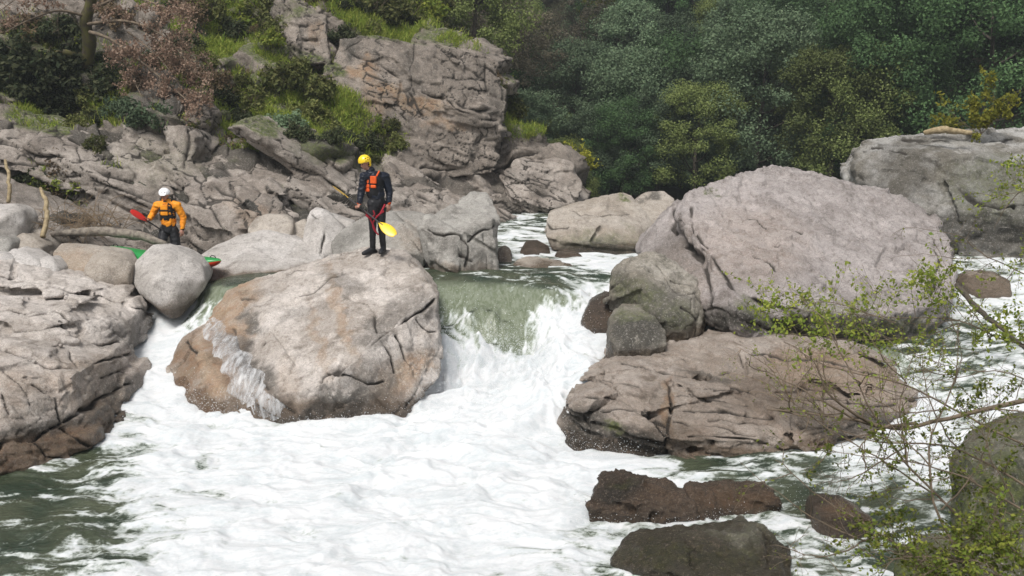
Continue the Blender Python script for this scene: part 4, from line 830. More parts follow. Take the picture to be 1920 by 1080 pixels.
# --- low layered slab
C4 = [([(1350, 660), (1450, 668), (1560, 680), (1640, 700)], 4, .1), ([(1270, 725), (1380, 730), (1470, 722), (1560, 735)], 4, .1), ([(1280, 770), (1360, 772), (1450, 785)], 4, .1), ([(1290, 815), (1380, 822), (1440, 830)], 4, .1), ([(1500, 740), (1580, 752), (1680, 760)], 4, .1), ([(1165, 680), (1230, 690), (1275, 700), (1340, 710)], 4, .10), ([(1215, 690), (1270, 702), (1330, 708), (1340, 700)], 5, .22), ([(1335, 700), (1370, 698)], 4, .15), ([(1340, 712), (1400, 730), (1440, 760), (1480, 770)], 4, .12), ([(1100, 740), (1160, 748), (1210, 770), (1250, 800)], 4, .12),
      ([(1135, 690), (1130, 715), (1200, 725)], 3, .05), ([(1255, 720), (1260, 760), (1250, 815), (1248, 850)], 5, .10), ([(1265, 740), (1330, 750), (1400, 760)], 3, .06), ([(1265, 790), (1330, 800), (1420, 815)], 3, .08), ([(1330, 790), (1360, 788), (1440, 795)], 4, .12),
      ([(1130, 770), (1190, 765), (1230, 790), (1245, 820)], 4, .1), ([(1095, 780), (1110, 800), (1105, 830)], 4, .08), ([(1210, 660), (1270, 668), (1330, 690)], 3, .05), ([(1480, 780), (1500, 800), (1560, 800)], 5, .14), ([(1390, 640), (1420, 665), (1470, 690)], 3, .05), ([(1430, 745), (1470, 740), (1530, 760)], 3, .08), ([(1560, 690), (1620, 720), (1690, 740)], 4, .06)]
rock('bedrock_slab', [
  [(1165, 672, 15.65), (1190, 658, 15.85), (1250, 645, 16.15), (1380, 625, 16.55), (1440, 630, 16.55), (1460, 640, 16.25), (1440, 700, 15.25), (1260, 720, 14.7), (1234, 842, 0.03), (1420, 830, 13.5), (1480, 800, 13.53), (1084, 748, 14.12), (1164, 752, 13.91), (1260, 800, 13.48), (1029, 815, 14.09), (1064, 770, 14.56), (1074, 838, 13.65), (1224, 856, 13.35)],
  [(1430, 628, 16.55), (1500, 632, 16.35), (1600, 650, 15.85), (1680, 685, 15.15), (1706, 725, 14.58), (1705, 765, 14.17), (1640, 790, 13.81), (1540, 800, 13.53), (1440, 800, 13.53), (1430, 700, 15.05), (1580, 700, 14.85), (1500, 848, 0.12), (1640, 805, 0.3)],
  [(1150, 690, 15.35), (1330, 700, 15.05), (1440, 745, 14.33), (1480, 770, 13.96), (1450, 845, 13.35), (1300, 835, 13.4), (1184, 760, 14.29)]],
  'low broad slab of layered wet brown pink rock in the middle right of the rapids', WHITE, cat='rock slab', voxel=.022, smooth=4, thick=1.0, shrink=.92, sink=.8, big=.04, mid=.02, cracks=C4, wetz=.2, seed=61,
  lay=dict(n=(.14, -.10, .98), thick=.12, size=1.1, push=.13, seed=6, gap=.010, core=.92), bset=[dict(n=(.12, -.3, .94), size=(.06, .6, .3), seed=37, amp=.03, tilt=.02, gd=.008, gw=.04, cover=.3, spin=.5)],
  base=(.22, 0, .12, .38), paint=[(0, 1255, 770, 14, 70, 5, .8), (0, 1560, 700, 150, 50, 8, .65), (0, 1300, 660, 120, 20, -5, .3), (2, 1100, 800, 60, 50, 0, .95), (2, 1190, 830, 90, 36, 15, .95), (2, 1600, 800, 140, 30, 0, .8), (0, 1520, 820, 90, 24, 0, .6), (1, 1155, 800, 16, 14, 0, .9), (1, 1145, 795, 10, 10, 0, .6), (2, 1330, 700, 70, 10, 8, .7), (2, 1530, 780, 60, 24, 0, .7), (3, 1500, 760, 240, 70, 8, .75), (3, 1250, 820, 120, 40, 0, .8), (3, 1330, 715, 90, 20, 8, .6)])
# --- foreground rocks
rock('boulder', [[(1097, 945, 11.1), (1115, 905, 11.4), (1140, 891, 11.5), (1175, 893, 11.45), (1200, 915, 11.3), (1290, 930, 11.2), (1310, 940, 11.1), (1320, 980, 0), (1200, 975, 0.02), (1130, 970, 0.02), (1105, 955, 0.08)],
                 [(1290, 925, 11.4), (1340, 910, 11.55), (1440, 912, 11.55), (1466, 925, 11.4), (1472, 960, 0.02), (1400, 970, 0), (1310, 975, 0)]],
     'jagged dark brown rock low in the foreground water, humped at its left end', BROWN, voxel=.022, smooth=3, thick=.35, sink=.5, big=.05, mid=.04, freq=1.6, wetz=.9, seed=71,
     lay=dict(n=(.15, -.3, .94), thick=.09, size=.5, push=.07, seed=9, gap=.008, core=.9), paint=[(2, 1150, 915, 60, 26, 0, .9), (1, 1170, 900, 30, 8, 10, .6), (0, 1400, 940, 80, 30, 0, .4)])
rock('boulder', [[(1138, 1050, .02), (1180, 1032, 9.95), (1250, 1014, 10.1), (1340, 1008, 10.1), (1400, 988, 10.25), (1440, 976, 10.3), (1462, 992, 10.15), (1486, 1040, .03), (1480, 1100, 9.2), (1300, 1090, 9.3), (1330, 1050, 9.6), (1200, 1062, .0), (1160, 1062, .0)]],
     'long grey mossy rock at the bottom edge, sloping to the left into foam', MOSSY, voxel=.02, smooth=2, thick=.3, sink=.5, big=.05, mid=.03, freq=1.6, wetz=.3, seed=72, base=(0, .25, .75, .3), lay=dict(n=(-.3, -.2, .93), thick=.16, size=.8, push=.07, seed=2, gap=.012, core=.93),
     cracks=[([(1420, 985), (1440, 1010), (1440, 1060)], 4, .05)], paint=[(1, 1250, 1035, 100, 30, 0, .55), (1, 1380, 1050, 80, 30, 0, .5), (2, 1440, 1040, 40, 50, 0, .7)])
small([(1525, 990, 0.02), (1535, 965, 10.7), (1570, 950, 10.9), (1610, 955, 10.8), (1642, 975, 10.6), (1640, 1000, 0), (1560, 1006, 0)], 'small reddish brown wet stone in the foreground, right of the dark rocks', BROWN, voxel=.02, seed=73, wetz=.6, paint=[(0, 1570, 965, 40, 20, 0, .7)])
rock('boulder', [[(1800, 905, 8.7), (1808, 860, 8.9), (1840, 800, 9.2), (1890, 768, 9.4), (2050, 740, 9.5), (2100, 1100, 8.2), (1950, 1100, 8.0), (1860, 1080, 8.1), (1815, 1000, 8.3), (1818, 880, 8.5), (1900, 860, 8.4)],
                 [(1690, 1050, 8.6), (1740, 1022, 8.8), (1830, 1010, 8.7), (1900, 1120, 8.0), (1680, 1120, 8.2)]],
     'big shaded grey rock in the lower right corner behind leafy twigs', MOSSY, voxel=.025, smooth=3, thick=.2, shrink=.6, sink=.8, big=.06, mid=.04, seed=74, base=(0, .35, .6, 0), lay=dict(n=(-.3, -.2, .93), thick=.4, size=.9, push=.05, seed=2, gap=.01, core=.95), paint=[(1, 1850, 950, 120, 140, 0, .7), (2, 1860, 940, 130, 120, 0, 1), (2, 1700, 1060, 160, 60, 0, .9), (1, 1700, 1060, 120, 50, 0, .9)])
small([(1805, 530, 19.2), (1825, 510, 19.5), (1860, 506, 19.5), (1895, 525, 19.2), (1900, 550, 18.8), (1840, 556, 18.7)], 'round brownish stone in the far right channel', TAN, seed=75, wetz=1.75)

# thin white sheet of water running over the low left lobe of the tilted block
def film(name, path, half, off=.02, seed=1, label=None):
    dg = bpy.context.evaluated_depsgraph_get(); dg.update(); C = curve_pts(np.array([(a, b, 0.) for a, b in path]), 46)[:, :2]
    T = np.gradient(C, axis=0); T /= np.linalg.norm(T, axis=1)[:, None]; S = np.stack((-T[:, 1], T[:, 0]), 1); m = 15; V = np.zeros((46, m, 3)); ok = np.zeros((46, m), bool)
    o = Vector((0, 0, CAM_H))
    for i in range(46):
        hw = half * (.45 + .75 * i / 45) * (1 + .25 * math.sin(i * .8))
        for j in range(m):
            p = C[i] + S[i] * hw * (j / (m - 1) * 2 - 1); d = (Vector(W(p[0], p[1], 20.)) - o).normalized(); h, loc, nn, _, ob, _ = SC.ray_cast(dg, o + d * 8, d)
            if h and ob.name.startswith('boulder'): V[i, j] = np.array(loc) + np.array(nn) * (off if 0 < j < m - 1 else -.02); ok[i, j] = True
    F = [(i * m + j, i * m + j + 1, (i + 1) * m + j + 1, (i + 1) * m + j) for i in range(45) for j in range(m - 1) if ok[i:i + 2, j:j + 2].all() and np.ptp(V[i:i + 2, j:j + 2].reshape(-1, 3), axis=0).max() < .3]
    me = fast_mesh(name, V.reshape(-1, 3), F); t = NT('thin_white_water'); bs = t.n('ShaderNodeBsdfPrincipled', i_Roughness=.4); bs.inputs['Base Color'].default_value = (.72, .73, .74, 1)
    tr = t.n('ShaderNodeBsdfTransparent'); n = t.noise(4, 7, .68, t.mapping((3.2, .7, .8), (0, .35, 0))); mx = t.n('ShaderNodeMixShader'); t.l(t.math('MULTIPLY', t.ramp(n, .28, .75), .62), mx.inputs[0]); t.l(tr.outputs[0], mx.inputs[1]); t.l(bs.outputs[0], mx.inputs[2]); t.l(mx.outputs[0], t.out.inputs[0])
    tag(link(name, me, t.m), kind='structure')
film('water_film', [(375, 580), (405, 625), (435, 668), (462, 718), (500, 795)], 34, .012)
# ================================================================ TREES, SHRUBS, GRASS
BARK = plain('bark', (.075, .06, .045), .9, (.035, .03, .02), 9, .02)
BARK_MOSS = plain('mossy_bark', (.06, .045, .03), .9, (.09, .085, .02), 6, .03)
PALE_BARK = plain('pale_bark', (.34, .27, .16), .8, (.2, .15, .08), 12, .01)
TWIG = plain('twig_bark', (.17, .13, .09), .8, (.10, .075, .05), 10)
TWIG_DRY = plain('dry_twig', (.25, .18, .11), .85, (.14, .10, .06), 8)
L_DARK = leaf_material('evergreen_leaf', (.045, .09, .035), (.085, .145, .055))
L_BLUE = leaf_material('grey_green_leaf', (.075, .12, .065), (.14, .185, .105))
L_OLIVE = leaf_material('olive_leaf', (.085, .115, .03), (.15, .175, .06))
L_BROWN = leaf_material('budding_brown_leaf', (.10, .085, .06), (.15, .135, .09))
L_YEL = leaf_material('yellow_green_leaf', (.22, .24, .03), (.36, .34, .05), trans=.4)
L_FRESH = leaf_material('fresh_green_leaf', (.12, .18, .03), (.26, .28, .05), trans=.4)
L_DRY = leaf_material('dry_brown_leaf', (.22, .14, .10), (.34, .25, .19))
L_HEATH = leaf_material('heath_leaf', (.065, .085, .022), (.16, .16, .055))
L_HEATHD = leaf_material('dark_heath_leaf', (.03, .045, .02), (.07, .075, .035))
L_HEATHB = leaf_material('brown_heath_leaf', (.10, .075, .045), (.17, .12, .07))
L_GRASS = leaf_material('grass_blade', (.13, .21, .025), (.33, .35, .08), trans=.35)

def leaves(C, size, r, normal_bias=None, aspect=1.6):
    """quads centred on C with random turns; bias pulls normals towards given directions"""
    n = len(C); N = r.normal(size=(n, 3))
    if normal_bias is not None: N = N + normal_bias
    N /= np.linalg.norm(N, axis=1)[:, None] + 1e-9
    A = np.cross(N, r.normal(size=(n, 3))); A /= np.linalg.norm(A, axis=1)[:, None] + 1e-9; B = np.cross(N, A)
    s = size * r.uniform(.6, 1.35, (n, 1)); a = A * s * aspect * .5; b = B * s * .5
    V = np.stack((C - a, C - .1 * a + b, C + a, C - .1 * a - b), 1).reshape(-1, 3)
    return V, np.arange(4 * n).reshape(n, 4)
def crown_mesh(seed, R, H, nclump, per, leaf, shape='round', base=.25):
    r = np.random.default_rng(seed); Cs = []; Nb = []
    for k in range(nclump):
        if shape == 'cone':
            h = r.beta(1, 1.5); rad = R * (1 - h) ** .8 * r.uniform(.35, 1.0); z = H * (base + (1 - base) * h)
        else:
            h = r.uniform(0, 1) ** .8; prof = math.sqrt(max(.02, 1 - ((h - .42) / .62) ** 2)); rad = R * prof * r.uniform(.3, 1.0) ** .6; z = H * (base + (1 - base) * h)
        an = r.uniform(0, 2 * math.pi); c = np.array((rad * math.cos(an), rad * math.sin(an), z))
        cr = R * r.uniform(.13, .30); d = r.normal(size=(per, 3)); d /= np.linalg.norm(d, axis=1)[:, None]
        d[:, 2] = d[:, 2] * .9 + .12
        q = c + d * cr * r.uniform(.3, 1.15, (per, 1)) * np.array((1, 1, .95)); Cs.append(q); Nb.append(d * 1.3 + np.array((0, 0, .5)))
    return fast_mesh('crown', *leaves(np.concatenate(Cs), leaf, r, np.concatenate(Nb), 1.5))
def trunk_mesh(seed, H, R, rad, limbs=9, lean=.1, base=.25):
    r = np.random.default_rng(seed + 99); A = Acc()
    top = np.array((r.normal() * lean * H * .3, r.normal() * lean * H * .3, H * .85))
    ctr = [np.zeros(3), top * .3 + r.normal(size=3) * .12, top * .65 + r.normal(size=3) * .15, top]
    P = curve_pts(ctr, 10); A.add(*tube(P, np.linspace(rad, rad * .2, 10), 7))
    for k in range(limbs):
        t = r.uniform(base, .9); p = P[int(t * 9)]; an = r.uniform(0, 6.28); L = R * r.uniform(.5, .95) * (1.1 - t * .6)
        e = p + np.array((math.cos(an) * L, math.sin(an) * L, L * r.uniform(.3, .9))); m = (p + e) / 2 + np.array((0, 0, -.1)) * L
        A.add(*tube(curve_pts([p, m, e], 6), np.linspace(rad * .4, rad * .08, 6), 5))
    return A.mesh('trunk')
PROTO = []
for k, (mat, shp, R, H, word) in enumerate([
    (L_DARK, 'round', 2.9, 7.5, 'dark green'), (L_DARK, 'cone', 2.3, 9.0, 'dark green pointed'), (L_BLUE, 'round', 3.1, 7.5, 'grey green'), (L_BLUE, 'round', 2.5, 6.5, 'silvery green'),
    (L_OLIVE, 'round', 2.9, 7.0, 'olive green'), (L_BLUE, 'cone', 2.2, 8.5, 'grey green pointed'), (L_BROWN, 'round', 2.6, 6.5, 'brown budding'), (L_DARK, 'round', 3.3, 8.0, 'broad dark green'), (L_YEL, 'round', 1.6, 5.5, 'yellow green')]):
    bare = mat is L_BROWN
    cm = crown_mesh(100 + k, R, H, 95 if not bare else 50, 380 if not bare else 200, .078 if not bare else .07, shp, .16)
    cm.materials.append(mat); tm = trunk_mesh(100 + k, H, R, .17, 12, base=.2); tm.materials.append(BARK); smooth_shade(tm)
    PROTO.append((tm, cm, word, R, H))
TREES = []
def plant(k, x, y, z, s, rz, nm='tree'):
    tm, cm, word, R, H = PROTO[k]
    e = empty(nm, (x, y, z), rz=rz); e.scale = (s, s, s * random.uniform(.9, 1.12))
    for m, n_ in ((tm, 'trunk'), (cm, 'crown')):
        o = bpy.data.objects.new(n_, m); COL.objects.link(o); o.parent = e
    TREES.append((e, word, x, y, z + H * s * .6)); return e
r = random.Random(11)
yy = 41.5; row = 0
while yy < 74:
    xx = -12 + (row % 2) * 1.6
    while xx < 46:
        x = xx + r.uniform(-1.1, 1.1); y = yy + r.uniform(-1.2, 1.2); z = float(ground_z(np.array(x), np.array(y)))
        s = r.uniform(.5, .98) * (1.0 if y < 60 else .9)
        foot = 47 + max(-6, min(14, (6 - x) * .35))
        px, py = PX(np.array((x, y, z + 4 * s)))
        if y > foot - 4.5 and -120 < py < 520 and 790 < px < 2050:
            w_ = [3, 1.6, 4, 3.2, 2.2, 1.2, 1.1, 2.5, .18]
            if px < 1150: w_ = [2, 1.5, 3, 2.6, 3, 1.2, 3, 1, .3]
            if px > 1600: w_ = [4, 1, 1.5, 1, 3, .4, .4, 4, .1]
            plant(r.choices(range(9), w_)[0], x, y, z - .3, s, r.uniform(0, 6.28))
        xx += 2.9
    yy += 2.5; row += 1
# singled out by eye
def at_px(k, px, py, Y, s):
    p = W(px, py, Y); H = PROTO[k][4] * s
    return plant(k, p[0], p[1], p[2] - H * .55, s, r.uniform(0, 6))
at_px(2, 1430, 185, 44, 1.0); at_px(2, 1200, 210, 47, .95); at_px(8, 1128, 40, 58, .8); at_px(4, 1310, 250, 43, .72); at_px(0, 1640, 170, 42, 1.0); at_px(4, 1560, 200, 41.5, .8); at_px(7, 1850, 100, 40, 1.1); at_px(6, 1030, 180, 50, .9); at_px(3, 1110, 300, 45, .6)
at_px(4, 1060, 320, 42, .45); at_px(6, 1000, 120, 50, .8); at_px(4, 880, 10, 40, .8); at_px(6, 940, 60, 46, .8)
# a label for each tree: kind of crown, then what it stands above or beside, then its tier on the slope
LAND = [(860, 'above the cliff'), (1010, 'beside the cliff edge'), (1130, 'above the flat boulder'), (1240, 'above the gap beside the giant slab'), (1360, 'left of the giant slab peak'), (1470, 'behind the giant slab peak'), (1600, 'right of the giant slab peak'), (1720, 'left of the yellow bush'), (1840, 'above the yellow bush'), (1960, 'by the right edge')]
bucket = {}
for e, word, x, y, z in TREES:
    px, py = PX(np.array((x, y, z))); land = min(LAND, key=lambda q: abs(q[0] - px))[1]
    tier = 'at the top edge' if py < 60 else 'high on the slope' if py < 130 else 'halfway up the slope' if py < 200 else 'low on the slope' if py < 270 else 'at the foot of the slope'
    bucket.setdefault((word, tier, land), []).append((px, e))
for (word, tier, land), L in bucket.items():
    L.sort(key=lambda q: q[0]); n = len(L)
    for i, (_, e) in enumerate(L):
        o_ = '' if n == 1 else ('leftmost', 'second', 'third', 'fourth', 'fifth', 'sixth', 'seventh', 'eighth', 'ninth')[i] + ' ' if i < n - 1 else 'rightmost '
        tag(e, f"{o_}{word} tree {tier}, {land}", 'tree', 'trees on the wooded slope')

# ---- shrub generator for the near hillside
def shrub_mesh(seed, R, H, nc, per, leaf):
    r = np.random.default_rng(seed); C = []; B = []
    for k in range(nc):
        d = r.normal(size=3); d[2] = abs(d[2]); d /= np.linalg.norm(d); c = d * np.array((R, R, H)) * r.uniform(.35, .95)
        q = r.normal(size=(per, 3)); q /= np.linalg.norm(q, axis=1)[:, None]; C.append(c + q * R * .3 * r.uniform(.4, 1, (per, 1))); B.append(q + np.array((0, 0, .7)))
    return fast_mesh('foliage', *leaves(np.concatenate(C), leaf, r, np.concatenate(B), 2.0))
def stems_mesh(seed, R, H, n, rad=.012):
    r = np.random.default_rng(seed); A = Acc()
    for k in range(n):
        d = r.normal(size=3); d[2] = abs(d[2]) + .6; d /= np.linalg.norm(d); e = d * np.array((R, R, H)) * r.uniform(.7, 1.05)
        A.add(*tube(curve_pts([np.zeros(3), e * .5 + r.normal(size=3) * .08 * R, e], 6), np.linspace(rad, rad * .3, 6), 4))
    return A.mesh('stems')
SH = []
for k, (mat, word, nc, per, lf) in enumerate([(L_HEATH, 'olive heath shrub', 30, 70, .045), (L_HEATHD, 'dark green shrub', 34, 80, .045), (L_HEATHB, 'brown dry shrub', 26, 60, .04), (L_FRESH, 'fresh green shrub', 24, 60, .05), (L_BLUE, 'grey green shrub', 30, 70, .04)]):
    for v in range(2):
        m = shrub_mesh(200 + k * 3 + v, .5, .55, nc, per, lf); m.materials.append(mat); s_ = stems_mesh(300 + k + v, .5, .5, 14); s_.materials.append(TWIG)
        SH.append((m, s_, word))
shr = []
def shrub(kind, px, py, s, sz=1.0):
    m, s_, word = SH[kind * 2 + random.randint(0, 1)]; p, n = hill_point(px, py)
    e = empty('shrub', tuple(p + n * .05 - np.array((0, 0, .1))), rz=random.uniform(0, 6.28)); e.scale = (s, s, s * sz)
    for mm, nm in ((m, 'foliage'), (s_, 'stems')):
        o = bpy.data.objects.new(nm, mm); COL.objects.link(o); o.parent = e
    shr.append((e, word, px, py)); return e
for a in [(4, 285, 240, 1.3), (1, 180, 170, 1.6), (2, 415, 175, 1.4), (1, 420, 195, .9), (0, 530, 165, 1.5), (0, 575, 215, 1.4), (0, 600, 190, 1.3), (4, 540, 260, 1.2), (4, 500, 245, 1.1), (3, 470, 240, 1.0), (3, 455, 250, .9), (0, 620, 250, 1.2), (1, 650, 275, 1.0), (0, 470, 190, 1.2), (1, 640, 140, .5),
          (0, 560, 140, .9), (0, 700, 25, 1.7), (0, 750, 40, 1.6), (3, 790, 30, 1.7), (0, 810, 5, 2.0), (0, 650, 10, 1.5), (2, 600, 5, 1.3), (0, 500, 15, 1.6), (3, 470, 30, 1.5), (1, 440, 60, 1.2), (1, 540, 20, 1.4), (0, 400, 30, 1.4), (2, 350, 30, 1.5), (1, 300, 110, 1.1), (2, 340, 150, 1.2),
          (1, 60, 150, 1.9), (1, 20, 120, 1.8), (1, 100, 190, 1.5), (1, 10, 190, 1.5), (0, 150, 220, 1.2), (1, 130, 120, 1.6), (4, 230, 200, 1.1), (1, 240, 130, 1.0), (2, 215, 60, 1.4), (2, 60, 60, 1.5), (1, 110, 60, 1.3), (0, 370, 230, .8), (3, 140, 350, 1.0), (3, 100, 345, .9), (1, 70, 335, .9), (3, 165, 345, .8), (1, 30, 350, .9), (0, 180, 300, .8),
          (0, 960, 215, 1.1), (0, 985, 205, 1.1), (3, 1000, 215, .8), (0, 930, 165, .7), (1, 935, 330, .4), (0, 725, 250, .7), (1, 690, 270, .8), (0, 710, 290, .5), (1, 600, 290, .7), (1, 560, 280, .8), (3, 430, 160, .6), (0, 885, 85, .5), (0, 700, 60, .8), (1, 640, 75, .9), (1, 655, 100, .7), (3, 500, 90, .9), (0, 520, 70, 1.1), (0, 850, 60, .8)]:
    shrub(a[0], a[1], a[2], a[3])
rr = random.Random(8)
n_ = 0
while n_ < 70:
    x = rr.uniform(0, 1010); y = rr.uniform(0, 360); d0 = float(veg(np.array(x), np.array(y), 0)); d1 = float(veg(np.array(x), np.array(y), 1))
    if rr.random() < max(d0 * .5, d1) * .9:
        shrub(rr.choices((0, 1, 2, 3, 4), (3, 4 * d1 + .3, 2, 1.5, 1))[0], x, y, rr.uniform(.35, 1.0)); n_ += 1
HL = [((0, 60), 'at the top left corner'), ((180, 60), 'beside the mossy trunk'), ((330, 60), 'above the dry brown leaves'), ((470, 60), 'in the gully left of the cliff'), ((620, 40), 'on the upper left of the cliff'), ((760, 40), 'on the cliff top'), ((870, 80), 'on the brow of the cliff'),
      ((40, 200), 'on the grass at the left edge'), ((170, 200), 'under the mossy tree'), ((300, 200), 'left of the pale ledges'), ((430, 190), 'above the left ledges'), ((550, 170), 'on the grassy rise'), ((560, 250), 'at the foot of the grassy rise'), ((640, 270), 'above the standing paddler'), ((720, 260), 'at the foot of the cliff face'),
      ((60, 340), 'over the pale dead stems'), ((160, 340), 'above the brush heap'), ((300, 320), 'above the orange paddler'), ((450, 320), 'on the fractured ledges'), ((960, 210), 'on the shoulder right of the cliff'), ((940, 330), 'low on the right end of the cliff')]
bk = {}
for e, word, x, y in shr:
    land = min(HL, key=lambda q: (q[0][0] - x) ** 2 + (q[0][1] - y) ** 2)[1]; bk.setdefault((word, land), []).append((x, e))
ORD = ['leftmost', 'second from the left', 'third from the left', 'fourth from the left', 'fifth from the left', 'sixth from the left', 'seventh from the left']
for (word, land), L in bk.items():
    L.sort(key=lambda q: q[0]); n = len(L)
    for i, (x, e) in enumerate(L):
        o_ = '' if n == 1 else (ORD[i] if i < n - 1 else 'rightmost') + ' '
        tag(e, f"{o_}{word} {land}", 'shrub', 'shrubs on the rocky hillside')

# ---- grass
def make_grass():
    r = np.random.default_rng(31); pts = []; nrm = []; tot = 0
    w_ = np.clip(veg(pxf, pyf, 0) + .25 * veg(pxf, pyf, 1), 0, 1) * sstep(.0, .5, up + .35) * sstep(-.35, .2, fbm(Pf * 1.4 + 3, 3)); w_[Hpx.ravel() > sil(pyf) - 3] *= .3
    w_ = w_ * (pyf > -20); idx = r.choice(len(Pf), 13000, p=w_ / w_.sum())
    C = np.repeat(Pf[idx], 9, 0) + r.normal(size=(len(idx) * 9, 3)) * .06; n = len(C)
    d = r.normal(size=(n, 3)) * .45 + np.array((.1, -.25, 1.0)); d /= np.linalg.norm(d, axis=1)[:, None]
    L = r.uniform(.08, .26, (n, 1)); s = np.cross(d, r.normal(size=(n, 3))); s /= np.linalg.norm(s, axis=1)[:, None]; s *= .009
    mid = C + d * L * .6; tip = mid + (d * .6 + r.normal(size=(n, 3)) * .3 - np.array((0, 0, .25))) * L * .55
    V = np.stack((C - s, C + s, mid + s * .7, tip, mid - s * .7), 1).reshape(-1, 3)
    F = (np.arange(n)[:, None] * 5 + np.array((0, 1, 2, 4))[None]); F2 = (np.arange(n)[:, None] * 5 + np.array((4, 2, 3, 3))[None])
    F3 = np.arange(n)[:, None] * 5 + np.array((4, 2, 3))[None]
    T = np.concatenate((np.arange(n)[:, None] * 5 + np.array((0, 1, 2))[None], np.arange(n)[:, None] * 5 + np.array((0, 2, 4))[None], F3))
    o = link('grass', fast_mesh('grass', V, T), L_GRASS, smooth=False); tag(o, kind='stuff')
make_grass()

# ---- mossy tree with dry brown leaves, upper left
def twiggy(A, p, d, L, rad, depth, r, out_pts, nb=4, spread=.7, droop=-.05, dense=3):
    n = 5; P = [p]; dd = d.copy()
    for k in range(n): dd = unit(dd + r.normal(size=3) * .16 + np.array((0, 0, droop))); P.append(P[-1] + dd * L / n)
    P = np.array(P); A.add(*tube(P, np.linspace(rad, max(rad * .4, .0012), n + 1), 5 if rad > .01 else 4))
    if depth <= 0:
        out_pts.extend(P[1:]); return
    if depth == 1: out_pts.extend(P[2:])
    for k in range(nb):
        t = r.uniform(.25, 1.0); q = P[int(t * n)]; twiggy(A, q, unit(dd + r.normal(size=3) * spread), L * r.uniform(.45, .75), rad * .5, depth - 1, r, out_pts, nb, spread, droop, dense)
def dry_tree():
    r = np.random.default_rng(5)
    base = hill_point(165, 118)[0] + np.array((0, -.3, -.1)); e = empty('oak_tree', tuple(base), 'mossy trunked tree holding brown dry leaves on the upper left hillside', 'tree')
    A = Acc(); off = lambda px, py, Y: W(px, py, Y) - base
    Y0 = base[1]
    A.add(*tube(curve_pts([off(160, 125, Y0), off(168, 80, Y0 - .2), off(160, 40, Y0 - .4), off(172, -10, Y0 - .6), off(150, -80, Y0 - .8)], 14), np.linspace(.19, .11, 14) * (1 + .12 * np.sin(np.arange(14) * 2.1)), 10))
    A.add(*tube(curve_pts([off(150, 108, Y0), off(110, 100, Y0 - .4), off(90, 130, Y0 - .6), off(95, 170, Y0 - .6)], 10), np.linspace(.12, .05, 10), 8))
    o = link('trunk', A.mesh('trunk'), BARK_MOSS); o.parent = e
    A = Acc(); pts = []
    limbs = [([(168, 60), (210, 75), (270, 120), (330, 170), (380, 215)], .05), ([(165, 45), (240, 40), (310, 70), (360, 130)], .045), ([(168, 20), (230, -5), (300, 10), (350, 40)], .04), ([(160, 30), (110, 20), (60, 35), (10, 60)], .04), ([(170, 10), (120, -30), (60, -20), (0, 20)], .04), ([(205, 72), (240, 130), (270, 190)], .03), ([(240, 60), (300, 110), (350, 180)], .03)]
    for poly, rad in limbs:
        n = len(poly); c = [off(x, y, Y0 - .5 - 1.6 * i / n) for i, (x, y) in enumerate(poly)]; P = curve_pts(c, 14)
        A.add(*tube(P, np.linspace(rad, rad * .25, 14), 6)); right = poly[-1][0] > 200
        for k in range(13 if right else 7):
            i = int(r.integers(3, 14)); pp = []
            twiggy(A, P[i], unit(r.normal(size=3) + np.array((.5 if right else -.3, -.2, .1))), r.uniform(.35, .8), .011, 2, r, pp, 3, .8)
            if right or r.random() < .5: pts.extend(pp)
    o = link('limbs', A.mesh('limbs'), TWIG); o.parent = e
    pts = np.array(pts); pts = pts[r.random(len(pts)) < .8]; C = np.repeat(pts, 3, 0) + r.normal(size=(len(pts) * 3, 3)) * .045
    px, py = PX(C + base); C = C[(px < 400)]
    o = link('dry_leaves', fast_mesh('dry_leaves', *leaves(C, .042, r, None, 1.7)), L_DRY, smooth=False); o.parent = e
dry_tree()
# ---- pale dead stems, brush heap, logs
def stick(name, poly, rads, mat, label, cat, sides=8, wob=.0, seed=1):
    P = curve_pts([W(*p) for p in poly], 16); P = P + np.random.default_rng(seed).normal(size=P.shape) * wob
    b = P[0].copy(); me_ = Acc(); me_.add(*tube(P - b, np.interp(np.linspace(0, 1, 16), np.linspace(0, 1, len(rads)), rads), sides))
    V0, F0 = me_.V[0], me_.F[0]
    # end caps
    c0 = len(V0); V0 = np.vstack((V0, P[0] - b, P[-1] - b)); fs = [(i, (i + 1) % sides, c0, c0) for i in range(0)]
    me = fast_mesh(name, V0, F0); o = link(name, me, mat); o.location = b
    bm = bmesh.new(); bm.from_mesh(me); bmesh.ops.holes_fill(bm, edges=[e for e in bm.edges if e.is_boundary], sides=0); bm.to_mesh(me); bm.free()
    tag(o, label, cat); return o
stick('dead_stem', [(80, 445, 19.9), (88, 410, 20.1), (86, 380, 20.3), (76, 352, 20.6)], (.055, .05, .045, .03), PALE_BARK, 'pale crooked dead stem standing left of the brush heap', 'dead stem', wob=.008)
stick('dead_stem', [(16, 380, 20.8), (18, 345, 20.9), (10, 300, 21.2)], (.045, .04, .03), PALE_BARK, 'pale thin dead stem leaning at the left edge above the square boulder', 'dead stem', wob=.008)
stick('driftwood_log', [(1732, 250, 23.3), (1765, 243, 23.2), (1790, 246, 23.2), (1822, 249, 23.1)], (.05, .09, .07, .05), PALE_BARK, 'tan driftwood log lying on top of the grey boulder at the right', 'log', wob=.01)
stick('fallen_trunk', [(1795, 535, 16.6), (1830, 575, 16.0), (1870, 610, 15.6), (1925, 655, 15.0)], (.05, .045, .04, .03), BARK, 'dark grey fallen trunk slanting into the right channel', 'log', wob=.01)
